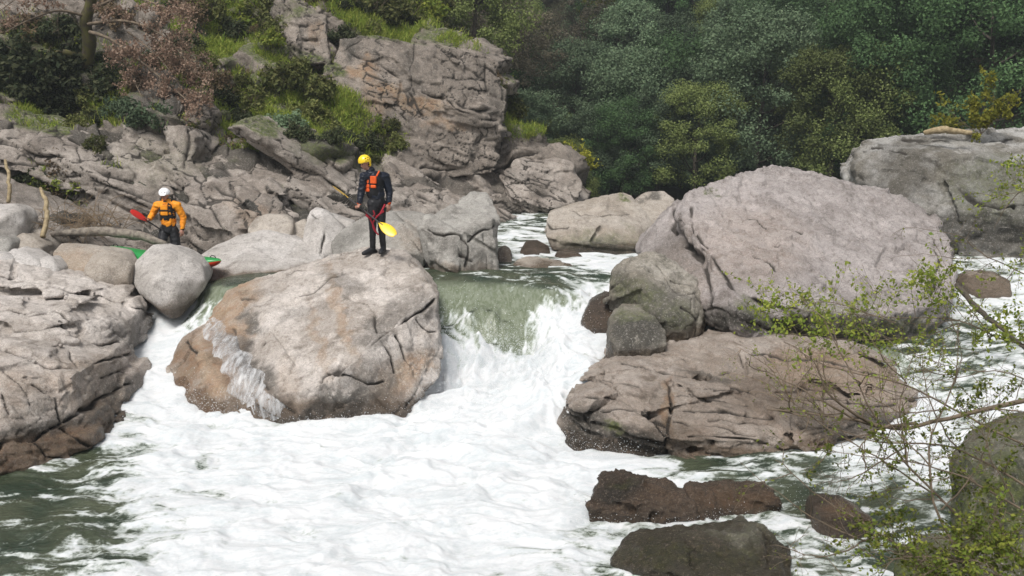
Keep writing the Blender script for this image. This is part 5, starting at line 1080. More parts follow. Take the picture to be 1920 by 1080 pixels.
stick('driftwood_log', [(95, 440, 20.4), (170, 434, 20.5), (250, 440, 20.5), (312, 458, 20.5)], (.05, .10, .10, .06), plain('grey_wood', (.25, .22, .18), .85, (.13, .11, .09), 14, .03), 'long grey weathered log lying behind the left bank boulders', 'log', wob=.012, sides=10)
def brush_heap():
    r = np.random.default_rng(77); c = W(150, 425, 20.9); A = Acc()
    for k in range(150):
        a = c + r.normal(size=3) * np.array((.42, .25, .12)); d = unit(r.normal(size=3) * np.array((1, .5, .6)) + np.array((.2, 0, .35))); L = r.uniform(.35, 1.0)
        m = a + d * L * .5 + np.array((0, 0, .12 * L)); e = a + d * L + r.normal(size=3) * .1 - np.array((0, 0, .15 * L))
        A.add(*tube(curve_pts([a, m, e], 7) - c, np.linspace(r.uniform(.004, .011), .002, 7), 4))
    o = link('brush_heap', A.mesh('brush_heap'), TWIG_DRY); o.location = c; tag(o, 'tangled heap of dry brown twigs under the left ledges', 'brush heap')
brush_heap()

# ---- yellow bush on the far right boulder
def leafy(name, polys, label, cat, leafmat, twigmat, nsub, L, lsize, seed, depth=1, lpt=3, spread=.8, rad=.012, group=None, up_=.1, side=(0, 0, 0)):
    r = np.random.default_rng(seed); base = W(*polys[0][0]); e = empty(name, tuple(base), label, cat, group); A = Acc(); pts = []
    for poly in polys:
        P = curve_pts([W(*p) for p in poly], 18) + np.cumsum(r.normal(size=(18, 3)) * .006, 0); n = len(P); rr_ = rad * (1 if poly is polys[0] else .6)
        A.add(*tube(P - base, np.linspace(rr_, rr_ * .22, n), 6)); T = np.gradient(P, axis=0)
        for k in range(nsub):
            i = int(r.integers(2, n)); pp = []
            twiggy(A, P[i] - base, unit(unit(T[i]) * .6 + r.normal(size=3) * spread + np.array((0, 0, up_)) + np.array(side)), L * r.uniform(.4, 1.1), rr_ * .35, depth, r, pp, 3, .6, 0.0)
            pts.extend(pp)
    o = link('twigs', A.mesh('twigs'), twigmat); o.parent = e
    pts = np.array(pts); C = np.repeat(pts, lpt, 0) + r.normal(size=(len(pts) * lpt, 3)) * lsize * .7; C = C[r.random(len(C)) < .8]
    # leaves come in uneven bunches along the twigs
    C = C[(noise((C + base) * 2.2 / max(L, .3) * .5) + r.random(len(C)) * .5) > .12]
    o = link('leaves', fast_mesh('leaves', *leaves(C, lsize, r, np.array((0, 0, .5)), 1.7)), leafmat, smooth=False); o.parent = e
leafy('bush', [[(1840, 252, 23.9), (1835, 225, 23.9), (1830, 205, 23.9)], [(1840, 252, 23.9), (1875, 215, 23.8), (1890, 190, 23.8)], [(1840, 252, 23.9), (1800, 225, 24), (1780, 200, 24)], [(1840, 252, 23.9), (1862, 200, 24), (1865, 165, 24)]],
      'bright yellow leaved bush on top of the grey boulder at the right', 'bush', L_YEL, TWIG, 9, .5, .06, 91, rad=.015, lpt=4)
leafy('bush', [[(1060, 300, 33), (1070, 285, 33), (1085, 290, 33)], [(1060, 300, 33), (1095, 296, 33), (1100, 300, 33)]], 'small yellow green bush behind the right end of the cliff', 'bush', L_YEL, TWIG, 8, .5, .07, 92, rad=.015, lpt=4)
# twiggy willow rooted on the low slab
leafy('willow', [[(1485, 762, 14.2), (1470, 730, 14.1), (1440, 690, 14.0), (1380, 650, 13.9)], [(1485, 762, 14.2), (1480, 700, 14.2), (1475, 650, 14.2)], [(1485, 762, 14.2), (1500, 710, 14.1), (1490, 640, 14.1)], [(1485, 762, 14.2), (1450, 720, 14.0), (1400, 700, 13.8), (1350, 690, 13.7)],
      [(1485, 762, 14.2), (1510, 720, 14.2), (1540, 680, 14.2)], [(1485, 762, 14.2), (1460, 700, 14.2), (1430, 650, 14.2)], [(1485, 762, 14.2), (1495, 700, 14.2), (1520, 650, 14.3)], [(1485, 762, 14.2), (1440, 740, 14), (1390, 735, 14)]],
      'leafless twiggy willow fanning out from a crack in the low slab', 'willow', L_FRESH, TWIG_DRY, 4, .35, .018, 93, rad=.010, lpt=1, up_=.5)
stick('willow_root', [(1470, 768, 14.15), (1490, 764, 14.1), (1500, 768, 14.1)], (.02, .035, .02), BARK, 'dark knotted root clump gripping the low slab', 'root')
# branches that hang in from the right bank, close to the camera
G_ = 'leafy branches reaching in from the right'
leafy('branch', [[(1990, 735, 6.4), (1860, 762, 6.5), (1760, 788, 6.6), (1690, 803, 6.6), (1600, 786, 6.7), (1510, 775, 6.8), (1440, 765, 6.9)], [(1720, 795, 6.6), (1640, 800, 6.6), (1560, 755, 6.6), (1490, 715, 6.7), (1440, 690, 6.7)], [(1700, 800, 6.6), (1640, 815, 6.5), (1600, 850, 6.4)], [(1640, 797, 6.6), (1570, 740, 6.5), (1520, 660, 6.5)]],
      'thickest bare branch crossing the right channel, nearly level', 'branch', L_FRESH, TWIG, 7, .30, .012, 94, rad=.021, lpt=1, group=G_, up_=.1)
leafy('branch', [[(1990, 1120, 6.0), (1830, 1000, 6.2), (1700, 870, 6.4), (1620, 740, 6.5), (1560, 610, 6.6)], [(1760, 930, 6.3), (1650, 860, 6.3), (1540, 800, 6.3), (1470, 740, 6.3)], [(1700, 870, 6.4), (1690, 760, 6.4), (1720, 660, 6.5)]],
      'tall slanting twig rising from the lower right corner across the rapids', 'branch', L_FRESH, TWIG, 8, .38, .013, 95, rad=.012, lpt=1, group=G_)
leafy('branch', [[(1800, 1130, 6.0), (1700, 1030, 6.1), (1560, 950, 6.2), (1450, 860, 6.4)], [(1700, 1030, 6.1), (1600, 1010, 6.0), (1500, 960, 6.0), (1400, 870, 6.1)], [(1650, 1000, 6.1), (1560, 1040, 6.0), (1450, 1010, 6.0)]],
      'low thin twig leaning left over the foreground stones', 'branch', L_FRESH, TWIG, 7, .32, .013, 96, rad=.011, lpt=1, group=G_)
leafy('branch', [[(2000, 1000, 5.8), (1880, 930, 6.0), (1780, 880, 6.1), (1650, 850, 6.2), (1560, 840, 6.3)], [(1880, 930, 6.0), (1820, 1010, 5.9), (1740, 1070, 5.8)], [(1900, 940, 5.9), (1850, 850, 6), (1830, 760, 6.1)], [(1960, 980, 5.8), (1860, 1000, 5.8), (1760, 1000, 5.9), (1660, 980, 5.9)]],
      'leafiest branch, spreading over the shaded rock in the lower right corner', 'branch', L_FRESH, TWIG, 20, .36, .017, 97, rad=.009, lpt=4, group=G_)
leafy('branch', [[(1990, 1110, 5.6), (1860, 1080, 5.7), (1740, 1050, 5.8), (1640, 1060, 5.8)], [(1900, 1100, 5.6), (1820, 1050, 5.6), (1720, 1090, 5.6)], [(1960, 1080, 5.6), (1900, 1020, 5.6), (1850, 930, 5.7)]],
      'bottommost leafy branch along the lower edge at the right', 'branch', L_FRESH, TWIG, 20, .34, .017, 98, rad=.009, lpt=4, group=G_)
leafy('branch', [[(2000, 660, 9.2), (1880, 640, 9.4), (1780, 600, 9.6), (1660, 600, 9.8), (1540, 590, 10)], [(1800, 605, 9.6), (1720, 630, 9.7), (1600, 630, 9.8), (1500, 620, 9.9)], [(1860, 640, 9.4), (1800, 560, 9.5), (1760, 540, 9.5)], [(1680, 605, 9.8), (1560, 570, 10), (1450, 590, 10.2)]],
      'yellow green leafy branch hanging before the underside of the giant slab', 'branch', L_FRESH, TWIG, 20, .5, .026, 99, rad=.010, lpt=4, group=G_)
leafy('branch', [[(2000, 560, 9.0), (1900, 505, 9.1), (1830, 470, 9.2), (1790, 440, 9.2), (1700, 430, 9.3)], [(1860, 485, 9.1), (1800, 490, 9.1), (1720, 480, 9.2), (1650, 490, 9.3)], [(1900, 505, 9.1), (1850, 560, 9), (1800, 600, 9)]],
      'thin bare forked twig in front of the right end of the giant slab', 'branch', L_FRESH, TWIG, 6, .4, .02, 100, rad=.007, lpt=1, group=G_)
leafy('branch', [[(2010, 400, 8.6), (1930, 360, 8.7), (1890, 390, 8.8), (1860, 440, 8.8)], [(1980, 380, 8.6), (1940, 420, 8.7), (1900, 480, 8.8)], [(2000, 330, 8.6), (1940, 320, 8.7), (1900, 340, 8.7)]],
      'olive leafed branch at the right edge before the grey boulder', 'branch', L_FRESH, TWIG, 9, .38, .018, 101, rad=.007, lpt=3, group=G_)
leafy('branch', [[(2010, 760, 7.6), (1900, 700, 7.7), (1800, 690, 7.8), (1700, 660, 7.9)], [(1920, 710, 7.7), (1880, 790, 7.6), (1800, 830, 7.6)], [(1850, 695, 7.7), (1760, 720, 7.7), (1680, 700, 7.8)]],
      'fine leafy branch over the white water at the right edge', 'branch', L_FRESH, TWIG, 10, .42, .015, 102, rad=.007, lpt=1, group=G_)

for k_, (pl_, lab_) in enumerate([
    ([[(1990, 860, 6.6), (1850, 800, 6.7), (1700, 720, 6.8), (1560, 690, 6.9), (1470, 640, 7.0)], [(1780, 765, 6.7), (1690, 770, 6.7), (1600, 730, 6.8), (1500, 730, 6.9)], [(1700, 720, 6.8), (1640, 660, 6.8), (1600, 600, 6.9)]], 'longest bare twig fanning left across the low slab'),
    ([[(1990, 960, 6.2), (1800, 850, 6.3), (1640, 830, 6.4), (1520, 790, 6.5)], [(1800, 850, 6.3), (1740, 740, 6.3), (1730, 640, 6.4)], [(1700, 838, 6.35), (1600, 890, 6.3), (1530, 900, 6.3)]], 'bare forked twig spreading over the white water left of the corner rock'),
    ([[(1850, 1130, 5.9), (1760, 960, 6.0), (1740, 820, 6.1), (1790, 700, 6.2), (1800, 600, 6.3)], [(1745, 880, 6.0), (1660, 780, 6.1), (1640, 680, 6.2)], [(1760, 960, 6.0), (1830, 880, 6.0), (1870, 780, 6.0)]], 'upright bare twig in front of the right channel')]):
    leafy('branch', pl_, lab_, 'branch', L_FRESH, TWIG, 9, .34, .011, 120 + k_, rad=.010, lpt=1, group=G_)
# ================================================================ PEOPLE AND GEAR
def cast(px, py):
    dg = bpy.context.evaluated_depsgraph_get(); dg.update()
    o = Vector((0, 0, CAM_H)); d = (Vector(W(px, py, 20.0)) - o).normalized()
    h, loc, n, i, ob, m = SC.ray_cast(dg, o + d * 11, d)
    return np.array(loc), ob
def ball(c, r, ax=(1, 1, 1), n=40):
    i = np.arange(n) + .5; ph = np.arccos(1 - 2 * i / n); th = np.pi * (1 + 5 ** .5) * i
    P = np.stack((np.cos(th) * np.sin(ph), np.sin(th) * np.sin(ph), np.cos(ph)), -1)
    return np.asarray(c, float) + P * r * np.asarray(ax, float)
def cap(a, ra, b, rb, n=30): return np.vstack((ball(a, ra, n=n), ball(b, rb, n=n)))
def solid(name, hulls, mat, parent, voxel=.012, sm=3, label=None):
    me = remeshed(hulls, voxel, sm); o = link(name, me, mat, parent)
    if label: o['label'] = label
    return o
def fabric(name, c, c2=None, rough=.75): return plain(name, c, rough, c2, 9, .012, .3)
SKIN = plain('skin', (.42, .22, .16), .55, (.36, .17, .12), 30); HAIR = plain('dark_hair', (.03, .02, .015), .7)
NAVY = fabric('navy_nylon', (.007, .009, .016), (.012, .016, .028), .38); BLACK = fabric('black_neoprene', (.010, .010, .012), (.018, .018, .021), .5)
VEST = fabric('vest_black', (.012, .012, .014)); ORANGE = fabric('orange_fabric', (.70, .11, .02), (.6, .08, .015)); AMBER = fabric('amber_nylon', (.80, .30, .015), (.68, .22, .01), .55); RED = fabric('red_strap', (.32, .015, .03))
YHEL = plain('yellow_shell', (.85, .60, .02), .28, (.82, .55, .02)); WHEL = plain('white_shell', (.82, .82, .84), .25, (.78, .78, .8)); DARK = plain('dark_rubber', (.008, .008, .008), .6)
YBL = plain('yellow_blade', (.85, .55, .02), .35, (.8, .5, .02)); RBL = plain('red_blade', (.55, .02, .012), .35, (.45, .015, .01)); SHAFT = plain('carbon_shaft', (.02, .018, .02), .35)
def hand(w_, d, side, curl=.6, s=1.0):
    """palm and five fingers; w_ wrist, d direction of the hand, side towards the thumb"""
    d = unit(d); side = unit(np.asarray(side) - d * (np.asarray(side) @ d)); pn = np.cross(d, side); H = []
    c = w_ + d * .045 * s
    H.append(np.vstack([ball(c + side * x * .028 * s + d * y * .03 * s, .014 * s, n=16) for x in (-1, 1) for y in (-1, 1)]))
    H.append(cap(w_ - d * .01, .024 * s, w_ + d * .02 * s, .024 * s, 16))
    for k, (u, L) in enumerate(((.030, .070), (.010, .080), (-.010, .074), (-.029, .058))):
        a = c + d * .035 * s + side * u * s; b = a + unit(d * math.cos(curl) + pn * math.sin(curl)) * L * .5 * s; e = b + unit(d * math.cos(curl * 2.3) + pn * math.sin(curl * 2.3)) * L * .5 * s
        H += [cap(a, .0098 * s, b, .009 * s, 14), cap(b, .009 * s, e, .0075 * s, 14)]
    a = w_ + d * .02 * s + side * .03 * s; b = a + unit(d * .7 + side * .7 + pn * .2) * .038 * s; e = b + unit(d * .8 + side * .1 + pn * .6) * .03 * s
    H += [cap(a, .012 * s, b, .0105 * s, 14), cap(b, .0105 * s, e, .0085 * s, 14)]
    return H
def person(J, face, label, scheme, loc):
    """J: joints in metres above the feet; face: direction the face looks"""
    J = {k: np.array(v, float) for k, v in J.items()}; e = empty('person', tuple(loc), label, 'person')
    f = unit(face); hd = J['head']; rt = unit(np.cross(f, (0, 0, 1))); upv = np.cross(rt, f)
    B = [cap(J['pelvis'] + (0, 0, -.02), .13, J['pelvis'] + (0, 0, .08), .125), cap(J['pelvis'], .12, J['chest'] - (0, 0, .12), .125), cap(J['chest'] - (0, 0, .08), .14, J['chest'] + (0, 0, .06), .13), cap(J['chest'] + (0, 0, .1), .085, J['neck'], .058), cap(J['neck'], .055, hd - (0, 0, .05), .058)]
    for s in 'LR':
        B += [cap(J['chest'] + (0, 0, .1), .09, J['sh' + s], .062), cap(J['sh' + s], .055, J['el' + s], .041), cap(J['el' + s], .041, J['wr' + s], .026), cap(J['hip' + s], .088, J['kn' + s], .058), cap(J['kn' + s], .056, J['an' + s], .038), cap(J['an' + s], .04, J['toe' + s], .03)]
    # head: skull, jaw, nose, brow, ears
    B += [ball(hd + upv * .025, .094, (.88, .95, 1.08), 60), np.vstack((ball(hd + f * .035 - upv * .03, .062), ball(hd + f * .055 - upv * .085, .030))), cap(hd + f * .088 + upv * .012, .009, hd + f * .108 - upv * .022, .013, 16), cap(hd + f * .083 + upv * .03 - rt * .035, .014, hd + f * .083 + upv * .03 + rt * .035, .014, 16),
          cap(hd + f * .082 - upv * .05 - rt * .016, .010, hd + f * .082 - upv * .05 + rt * .016, .010, 16)]
    for s in (1, -1): B.append(ball(hd + rt * s * .086 - f * .005, .022, (.5, .9, 1.3), 16))
    for s in 'LR': B += hand(J['wr' + s], J['hd' + s], J['th' + s], J.get('curl' + s, np.array(.6)).item() if 'curl' + s in J else .6)
    body = solid('body', B, SKIN, e, .0075, 2)
    for s in (1, -1): solid('eye', [ball(hd + f * .088 + upv * .010 + rt * s * .030, .010, n=16)], DARK, body, .004, 1)
    solid('mouth', [cap(hd + f * .090 - upv * .052 - rt * .018, .004, hd + f * .090 - upv * .052 + rt * .018, .004, 12)], plain('lips', (.28, .09, .08), .5), body, .003, 1)
    solid('hair', [ball(hd - f * .03 + upv * .02, .098, (.9, .95, 1.0), 50)], HAIR, body, .01, 2)
    t = scheme
    # clothes: each follows the body a little outside it
    top = [cap(J['pelvis'] + (0, 0, .10), .150, J['chest'] - (0, 0, .1), .150), cap(J['chest'] - (0, 0, .1), .158, J['chest'] + (0, 0, .07), .148), cap(J['neck'] - (0, 0, .05), .085, J['neck'] + (0, 0, .015), .068)]
    for s in 'LR':
        top += [cap(J['chest'] + (0, 0, .09), .105, J['sh' + s], .082), cap(J['sh' + s], .078, J['el' + s], .060)]
        w1 = J['el' + s] + (J['wr' + s] - J['el' + s]) * .86; m = (J['el' + s] + w1) / 2
        top += [cap(J['el' + s], .060, m, .052), cap(m, .052, w1, .043)]
    me = remeshed(top, .011, 3); V, N = get_vn(me); V = V + N * (ridged(V * np.array((9, 9, 16)), 2) * .011)[:, None]; set_v(me, V); link('dry_top', me, t['top'], e)
    tr = [cap(J['pelvis'] - (0, 0, .03), .148, J['pelvis'] + (0, 0, .12), .145)]
    for s in 'LR':
        tr += [cap(J['pelvis'] + (J['hip' + s] - J['pelvis']) * .8, .12, J['hip' + s], .108), cap(J['hip' + s], .106, J['kn' + s], t.get('knee', .070)), cap(J['kn' + s], t.get('knee', .070), J['an' + s] - (0, 0, .02), t.get('ankle', .052))]
    me = remeshed(tr, .011, 3); V, N = get_vn(me); V = V + N * (ridged(V * np.array((8, 8, 12)) + 5, 2) * .005)[:, None]; set_v(me, V); link('trousers', me, t['legs'], e)
    for s in 'LR':
        solid('shoe', [cap(J['an' + s] + (0, 0, .09), .056, J['an' + s] - (0, 0, .03), .055), np.vstack((ball(J['an' + s] - (0, 0, .055) - (J['toe' + s] - J['an' + s]) * np.array((.25, .25, 0)), .045), ball(J['toe' + s], .042, (1, 1, .75)))), cap(J['an' + s] - (0, 0, .01), .054, J['toe' + s] + (0, 0, .008), .041)], t['shoe'], e, .01, 2)
        a = J['el' + s] + (J['wr' + s] - J['el' + s]) * .72; b = J['el' + s] + (J['wr' + s] - J['el' + s]) * .9
        solid('cuff', [cap(a, .050, b, .046)], t['cuff'], e, .009, 2)
    return e, J, f, rt, upv
def vest(e, J, f, main, panel, name='life_vest', pan=None):
    c = J['chest']; r_ = unit(np.cross(f * np.array((1, 1, 0)), (0, 0, 1))); fb = unit(np.cross((0, 0, 1), r_))
    def bl(c0, w, h, d, r=.02): return np.vstack([ball(c0 + r_ * x * w / 2 + np.array((0, 0, 1)) * z * h / 2 + fb * y * d / 2, r, n=14) for x in (-1, 1) for z in (-1, 1) for y in (-1, 1)])
    H = [cap(c - (0, 0, .17), .166, c + (0, 0, .03), .168, 50)]
    for s in (1, -1): H.append(cap(c + r_ * s * .09 + fb * .10 + (0, 0, .02), .035, c + r_ * s * .11 + (0, 0, .185), .03)); H.append(cap(c + r_ * s * .11 + (0, 0, .185), .03, c + r_ * s * .09 - fb * .11 + (0, 0, .04), .035))
    v = solid(name, H, main, e, .011, 3)
    for (u, z, w, h, dd) in pan: solid('pocket', [bl(c + fb * (.150 + dd) + r_ * u + (0, 0, z), w, h, .02, .015)], panel, v, .008, 2)
    return v, r_, fb
# ---- standing paddler
hit, ob = cast(704, 476); FOOT1 = hit + np.array((0, .03, -.02))
k1 = FOOT1[1] / FPX * 1.003
def q(px, py, dy=0.): return ((px - 704) * k1, dy, (475 - py) * k1)
J1 = dict(pelvis=q(708, 374), chest=q(705, 340, .0), neck=q(698, 317, -.01), head=q(689, 303, -.05), shL=q(687, 328, -.09), elL=q(681, 357, -.12), wrL=q(678, 378, -.20), hdL=(-.2, -.55, -.8), thL=(.6, -.6, .2),
          shR=q(724, 329, .06), elR=q(731, 358, .08), wrR=q(730, 380, .03), hdR=(-.05, -.15, -1), thR=(-.6, -.5, 0), hipL=q(701, 380, -.05), knL=q(701, 422, -.10), anL=q(699, 463, -.02), toeL=q(684, 471, -.16), hipR=q(715, 380, .05), knR=q(716, 425, .0), anR=q(718, 462, .05), toeR=q(715, 470, -.12), curlL=1.0, curlR=.35)
FD = unit((-.62, -.6, -.38))
e1, J, f, rt, upv = person(J1, FD, 'paddler in yellow helmet, black suit and black orange vest standing on the tilted block', dict(top=NAVY, legs=BLACK, shoe=BLACK, cuff=ORANGE, knee=.066, ankle=.050), FOOT1)
v, r_, fb = vest(e1, J, unit((-.45, -.9, 0)), VEST, ORANGE, pan=[(-.075, .06, .10, .11, .0), (.075, .035, .085, .06, .0), (.07, -.055, .10, .04, .0), (.07, -.125, .10, .04, -.003), (-.07, -.06, .08, .03, -.002)])
for s in (1, -1): solid('strap', [cap(J['chest'] + r_ * s * .105 + fb * .085 + (0, 0, .13), .016, J['chest'] + r_ * s * .115 + fb * .02 + (0, 0, .21), .016)], ORANGE, v, .006, 1)
def helmet(e, J, f, rt, upv, mat, ears, peak=False, name='helmet'):
    c = J['head'] + upv * .035
    H = [ball(c, .122, (1, 1, .98), 80)]
    if ears: 
        for s in (1, -1): H.append(np.vstack((ball(c + rt * s * .085 - f * .02 - upv * .02, .042), ball(c + rt * s * .088 - f * .02 - upv * .085, .028))))
        H.append(np.vstack((ball(c - f * .06 - upv * .03, .07), ball(c - f * .05 - upv * .07, .05))))
    if peak: H.append(np.vstack([ball(c + f * (.10 + .055 * y) + rt * x * .06 * (1 - .3 * y) + upv * (.018 - .01 * y), .012) for x in (-1, 0, 1) for y in (0, 1)]))
    me = remeshed(H, .009, 2)
    # open the face: drop everything ahead of and below the rim
    bm = bmesh.new(); bm.from_mesh(me)
    for vtx in list(bm.verts):
        d = np.array(vtx.co) - c; a = d @ f; u = d @ upv; side_ = abs(d @ rt)
        if (u < -.012 and a > (.0 if ears else -.02)) or (not ears and u < -.03) or (peak is False and u < .0 and a > .06): bm.verts.remove(vtx)
    bmesh.ops.solidify(bm, geom=bm.faces[:], thickness=.012); bm.to_mesh(me); bm.free()
    h = link(name, me, mat, e)
    for k, (a, b) in enumerate([(-.5, .55), (-.15, .62), (.2, .58), (-.35, .2), (.0, .25), (.35, .2), (-.2, -.05), (.3, .75)] if ears else [(-.3, .45), (.3, .45)]):
        for s in (1, -1) if ears else (1,):
            d = unit((f * a + rt * s * .9 + upv * b) if ears else (f * .9 + rt * a + upv * b)); solid('vent_hole', [ball(c + d * .119, .011, n=14)], DARK, h, .004, 1)
    solid('chin_strap', [cap(c + rt * .088 - upv * .10, .008, J['head'] + f * .04 - upv * .115, .008, 12), cap(c - rt * .088 - upv * .10, .008, J['head'] + f * .04 - upv * .115, .008, 12)], DARK, h, .005, 1)
    return h
helmet(e1, J, f, rt, upv, YHEL, True)
# red sling hanging from the waist
A = Acc()
for pl in ([(722, 392, -.10), (712, 400, -.16), (703, 412, -.18), (704, 425, -.17), (712, 436, -.15)], [(690, 398, -.2), (698, 404, -.2), (706, 398, -.2), (704, 390, -.2)], [(724, 380, -.06), (716, 396, -.14), (708, 402, -.17)], [(690, 392, -.2), (700, 410, -.19), (708, 430, -.16)]):
    A.add(*tube(curve_pts([q(*p) for p in pl], 14), np.linspace(.019, .014, 14), 7))
o = link('rescue_sling', A.mesh('rescue_sling'), RED); o.parent = e1
# paddles: shaft and two blades, held
def paddle(pa, pb, label, bmat, blA, blB, wid=.10, blen=.42, hint=(0, 0, 1)):
    pa = np.asarray(pa); pb = np.asarray(pb); d = unit(pb - pa); c = (pa + pb) / 2; e = empty('paddle', tuple(c), label, 'paddle')
    A = Acc(); A.add(*tube(np.linspace(pa + d * blen * .75, pb - d * blen * .75, 8) - c, .0155, 10)); o = link('shaft', A.mesh('shaft'), SHAFT); o.parent = e
    for end, dd, tw in ((pa, -d, blA), (pb, d, blB)):
        s = unit(np.cross(dd, tw)); nrm = np.cross(s, dd); ctr = end - dd * blen
        T = np.array([0, .12, .3, .5, .7, .88, 1.0]); Wd = np.array([.18, .42, .82, 1., .98, .78, .4]) * wid
        V = []; F = []
        for t, w_ in zip(T, Wd):
            p = ctr + dd * blen * t - c
            for sx in (-1, -.5, 0, .5, 1):
                curve = -.035 * (t - .3) ** 2 + .010 * (1 - sx * sx)
                for th in (.004, -.004): V.append(p + s * w_ * sx + nrm * (curve + th * (1 if abs(sx) < 1 else .4)))
        for i in range(len(T) - 1):
            for j in range(4):
                a = (i * 5 + j) * 2; b = a + 2; c2 = a + 10; dd2 = c2 + 2; F += [(a, b, dd2, c2), (a + 1, c2 + 1, dd2 + 1, b + 1)]
            a = i * 10; F += [(a, a + 10, a + 11, a + 1)]; a = i * 10 + 8; F += [(a, a + 1, a + 11, a + 10)]
        for i in (0, len(T) - 1):
            for j in range(4): a = (i * 5 + j) * 2; F.append((a, a + 2, a + 3, a + 1))
        o = link('blade', fast_mesh('blade', V, F), bmat); o.parent = e
        m = o.modifiers.new('b', 'SUBSURF'); m.levels = 1; m.render_levels = 1
    return e
P0 = W(641, 353, FOOT1[1] + .45); P1 = W(741, 441, FOOT1[1] - .62)
# run the shaft through the left hand
hl = FOOT1 + np.array(q(677, 386, -.27)); dl = unit(P1 - P0); tt = (hl - P0) @ dl; P0 = P0 + (hl - (P0 + dl * tt)) * .9; P1 = P1 + (hl - (P0 + dl * ((hl - P0) @ dl))) * .0
paddle(P0, P1, 'yellow bladed paddle held slanting in front of the standing paddler', YBL, np.array((.95, .1, .6)), np.array((.2, -.85, .45)), wid=.105, blen=.44)
# ---- paddler in orange
F2 = W(320, 509, 20.9); k2 = 20.9 / FPX
def q2(px, py, dy=0.): return ((px - 320) * k2, dy, (509 - py) * k2)
J2 = dict(pelvis=q2(321, 426), chest=q2(320, 391), neck=q2(318, 375, -.02), head=q2(318, 364, -.05), shL=q2(302, 384, -.01), elL=q2(292, 400, .02), wrL=q2(290, 409, -.16), hdL=(-.1, -.8, -.35), thL=(.3, -.1, .9), shR=q2(339, 384, .0), elR=q2(348, 407, .04), wrR=q2(347, 430, -.03), hdR=(0, -.2, -1), thR=(-.5, -.6, 0),
          hipL=q2(312, 432, 0), knL=q2(309, 462, -.16), anL=q2(309, 500, .04), toeL=q2(307, 506, -.14), hipR=q2(330, 432, 0), knR=q2(334, 466, -.04), anR=q2(335, 500, .12), toeR=q2(337, 506, -.02), curlL=1.1, curlR=.5)
e2, J, f, rt, upv = person(J2, unit((.05, -.95, -.28)), 'paddler in white helmet and amber jacket standing behind the round boulder', dict(top=AMBER, legs=BLACK, shoe=BLACK, cuff=VEST, knee=.098, ankle=.09), F2)
v, r_, fb = vest(e2, J, unit((-.1, -1, 0)), VEST, AMBER, pan=[(0, .05, .13, .09, .004), (0, -.075, .13, .06, .004)])
solid('strap', [cap(J['chest'] + fb * .18 - r_ * .1 + (0, 0, -.02), .013, J['chest'] + fb * .18 + r_ * .1 + (0, 0, -.015), .013)], VEST, v, .006, 1)
solid('collar', [cap(J['neck'] - (0, 0, .07), .105, J['neck'] + (0, 0, .02), .075)], VEST, e2, .01, 2)
helmet(e2, J, f, rt, upv, WHEL, False, True)
hh = F2 + np.array(J['wrL']) + np.array((0, -.08, -.03))
bb = W(248, 396, 20.5)
d_ = unit(hh - bb); paddle(bb + (bb - hh) * .1, hh + d_ * .8, 'red bladed paddle held out to the left by the orange paddler', RBL, np.array((.1, -.75, .6)), np.array((0, -.3, 1)), wid=.075, blen=.40)
# ---- kayak lying behind the round boulder
def kayak():
    a = W(203, 475, 20.5); b = W(415, 501, 19.35); c = (a + b) / 2; L = np.linalg.norm(b - a); d = (b - a) / L
    s = unit(np.cross(d, (0, 0, 1))); u = np.cross(s, d); e = empty('kayak', tuple(c), 'green and red kayak lying behind the round pale boulder', 'kayak')
    n = 30; m = 14
    def shell(top):
        V = []; F = []
        for i in range(n + 1):
            t = i / n * 2 - 1; w_ = .30 * max(0, 1 - abs(t) ** 2.6) ** .62 + .006; h = (.13 if top else .17) * max(0, 1 - abs(t) ** 3.2) ** .6 + .004; rock_ = .13 * abs(t) ** 2.4
            for j in range(m + 1):
                an = math.pi * j / m; x = math.cos(an); z = math.sin(an) ** (.8 if top else .55)
                V.append(d * t * L / 2 + s * x * w_ + u * (rock_ + (z * h if top else -z * h)))
        for i in range(n):
            for j in range(m):
                k = i * (m + 1) + j; F.append((k, k + 1, k + m + 2, k + m + 1))
        return fast_mesh('shell', V, F)
    G = plain('green_plastic', (.02, .26, .06), .3, (.018, .22, .05)); R_ = plain('red_plastic', (.62, .045, .015), .3, (.55, .035, .012))
    dk = link('deck', shell(True), G); dk.parent = e; hl_ = link('hull', shell(False), R_); hl_.parent = e
    for t in (-.86, .86):
        p = d * t * L / 2 + u * (.13 * abs(t) ** 2.4 + .055); P = [p - d * .07, p - d * .05 + u * .05, p + u * .065, p + d * .05 + u * .05, p + d * .07]
        A = Acc(); A.add(*tube(curve_pts(P, 10), .009, 6)); o = link('grab_handle', A.mesh('grab_handle'), DARK); o.parent = e
    A = Acc(); th = np.linspace(0, 2 * np.pi, 25); A.add(*tube(np.stack([d * .38 * math.cos(x) + s * .2 * math.sin(x) + u * .14 for x in th]), .014, 6)); o = link('cockpit_rim', A.mesh('cockpit_rim'), DARK); o.parent = e
kayak()

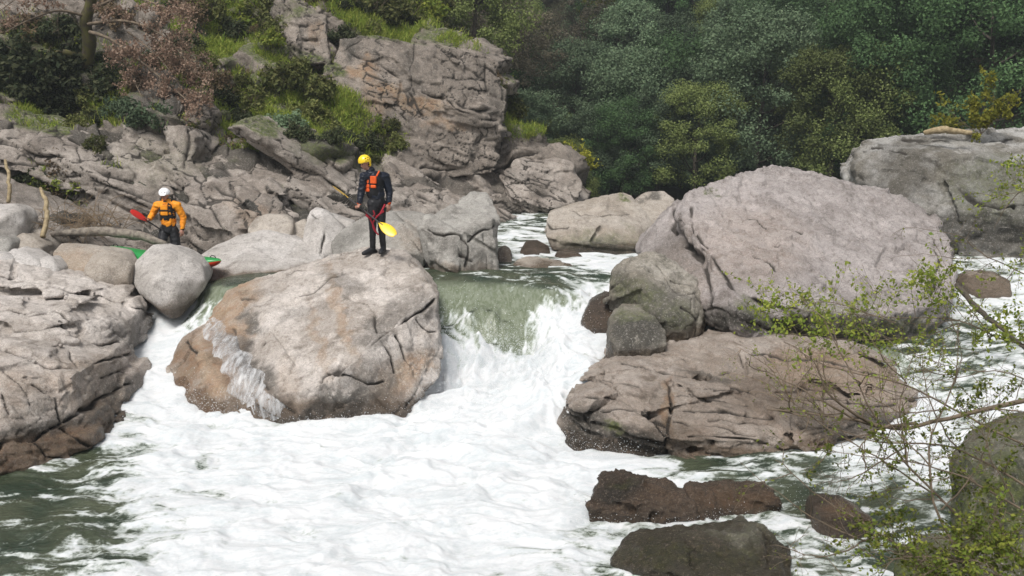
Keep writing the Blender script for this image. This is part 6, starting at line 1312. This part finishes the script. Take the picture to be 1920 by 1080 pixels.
# ================================================================ SPRAY
def spray():
    r = np.random.default_rng(55); V = []; F = []; C = []; S = []
    zones = [(860, 690, 60, 60, .8, 900), (800, 700, 30, 30, .5, 500), (1080, 640, 40, 60, .5, 700), (1000, 690, 60, 30, .6, 700), (930, 660, 40, 20, .35, 300), (400, 775, 40, 15, .35, 450), (370, 740, 15, 20, .3, 250), (1180, 660, 14, 30, .25, 300), (1100, 590, 20, 20, .2, 200), (300, 640, 25, 60, .25, 300), (720, 750, 30, 20, .3, 350), (1060, 800, 25, 25, .3, 350), (1130, 850, 50, 10, .2, 250), (950, 730, 90, 40, .5, 700), (1330, 600, 14, 14, .15, 120), (600, 790, 60, 8, .15, 250), (1350, 980, 80, 12, .12, 200), (1500, 940, 60, 16, .12, 150), (1110, 970, 30, 15, .15, 150)]
    for px, py, sx, sy, up_, n in zones:
        n = int(n * 5 * (1 if 620 < py < 735 and px > 780 else .3))
        x = r.normal(px, sx, n); y = r.normal(py, sy, n)
        z = np.interp(y, (560, 640, 720, 800, 1000), (1.2, .85, .4, .12, 0)); 
        sl_ = ((y - 540) / FPX * math.cos(TH) + math.sin(TH)) / (math.cos(TH) - (y - 540) / FPX * math.sin(TH)); P = WA(x, y, (CAM_H - z) / sl_); P[:, 2] += r.exponential(up_ * .28, n) + .03; P[:, 1] -= r.exponential(.08, n)
        C.append(P); S.append(r.lognormal(-5.75, .35, n))
    C = np.concatenate(C); S = np.minimum(np.concatenate(S), .012)
    O = np.array([(1, 1, 1), (1, -1, -1), (-1, 1, -1), (-1, -1, 1)]) * .8; T = np.array([(0, 1, 2), (0, 3, 1), (0, 2, 3), (1, 3, 2)])
    V = (C[:, None] + O[None] * S[:, None, None] * r.uniform(.6, 1.4, (len(C), 1, 3))).reshape(-1, 3); F = (np.arange(len(C))[:, None, None] * 4 + T[None]).reshape(-1, 3)
    o = link('spray_droplets', fast_mesh('spray_droplets', V, F), plain('droplet', (.72, .75, .76), .3, (.7, .72, .74))); tag(o, kind='stuff')
spray()
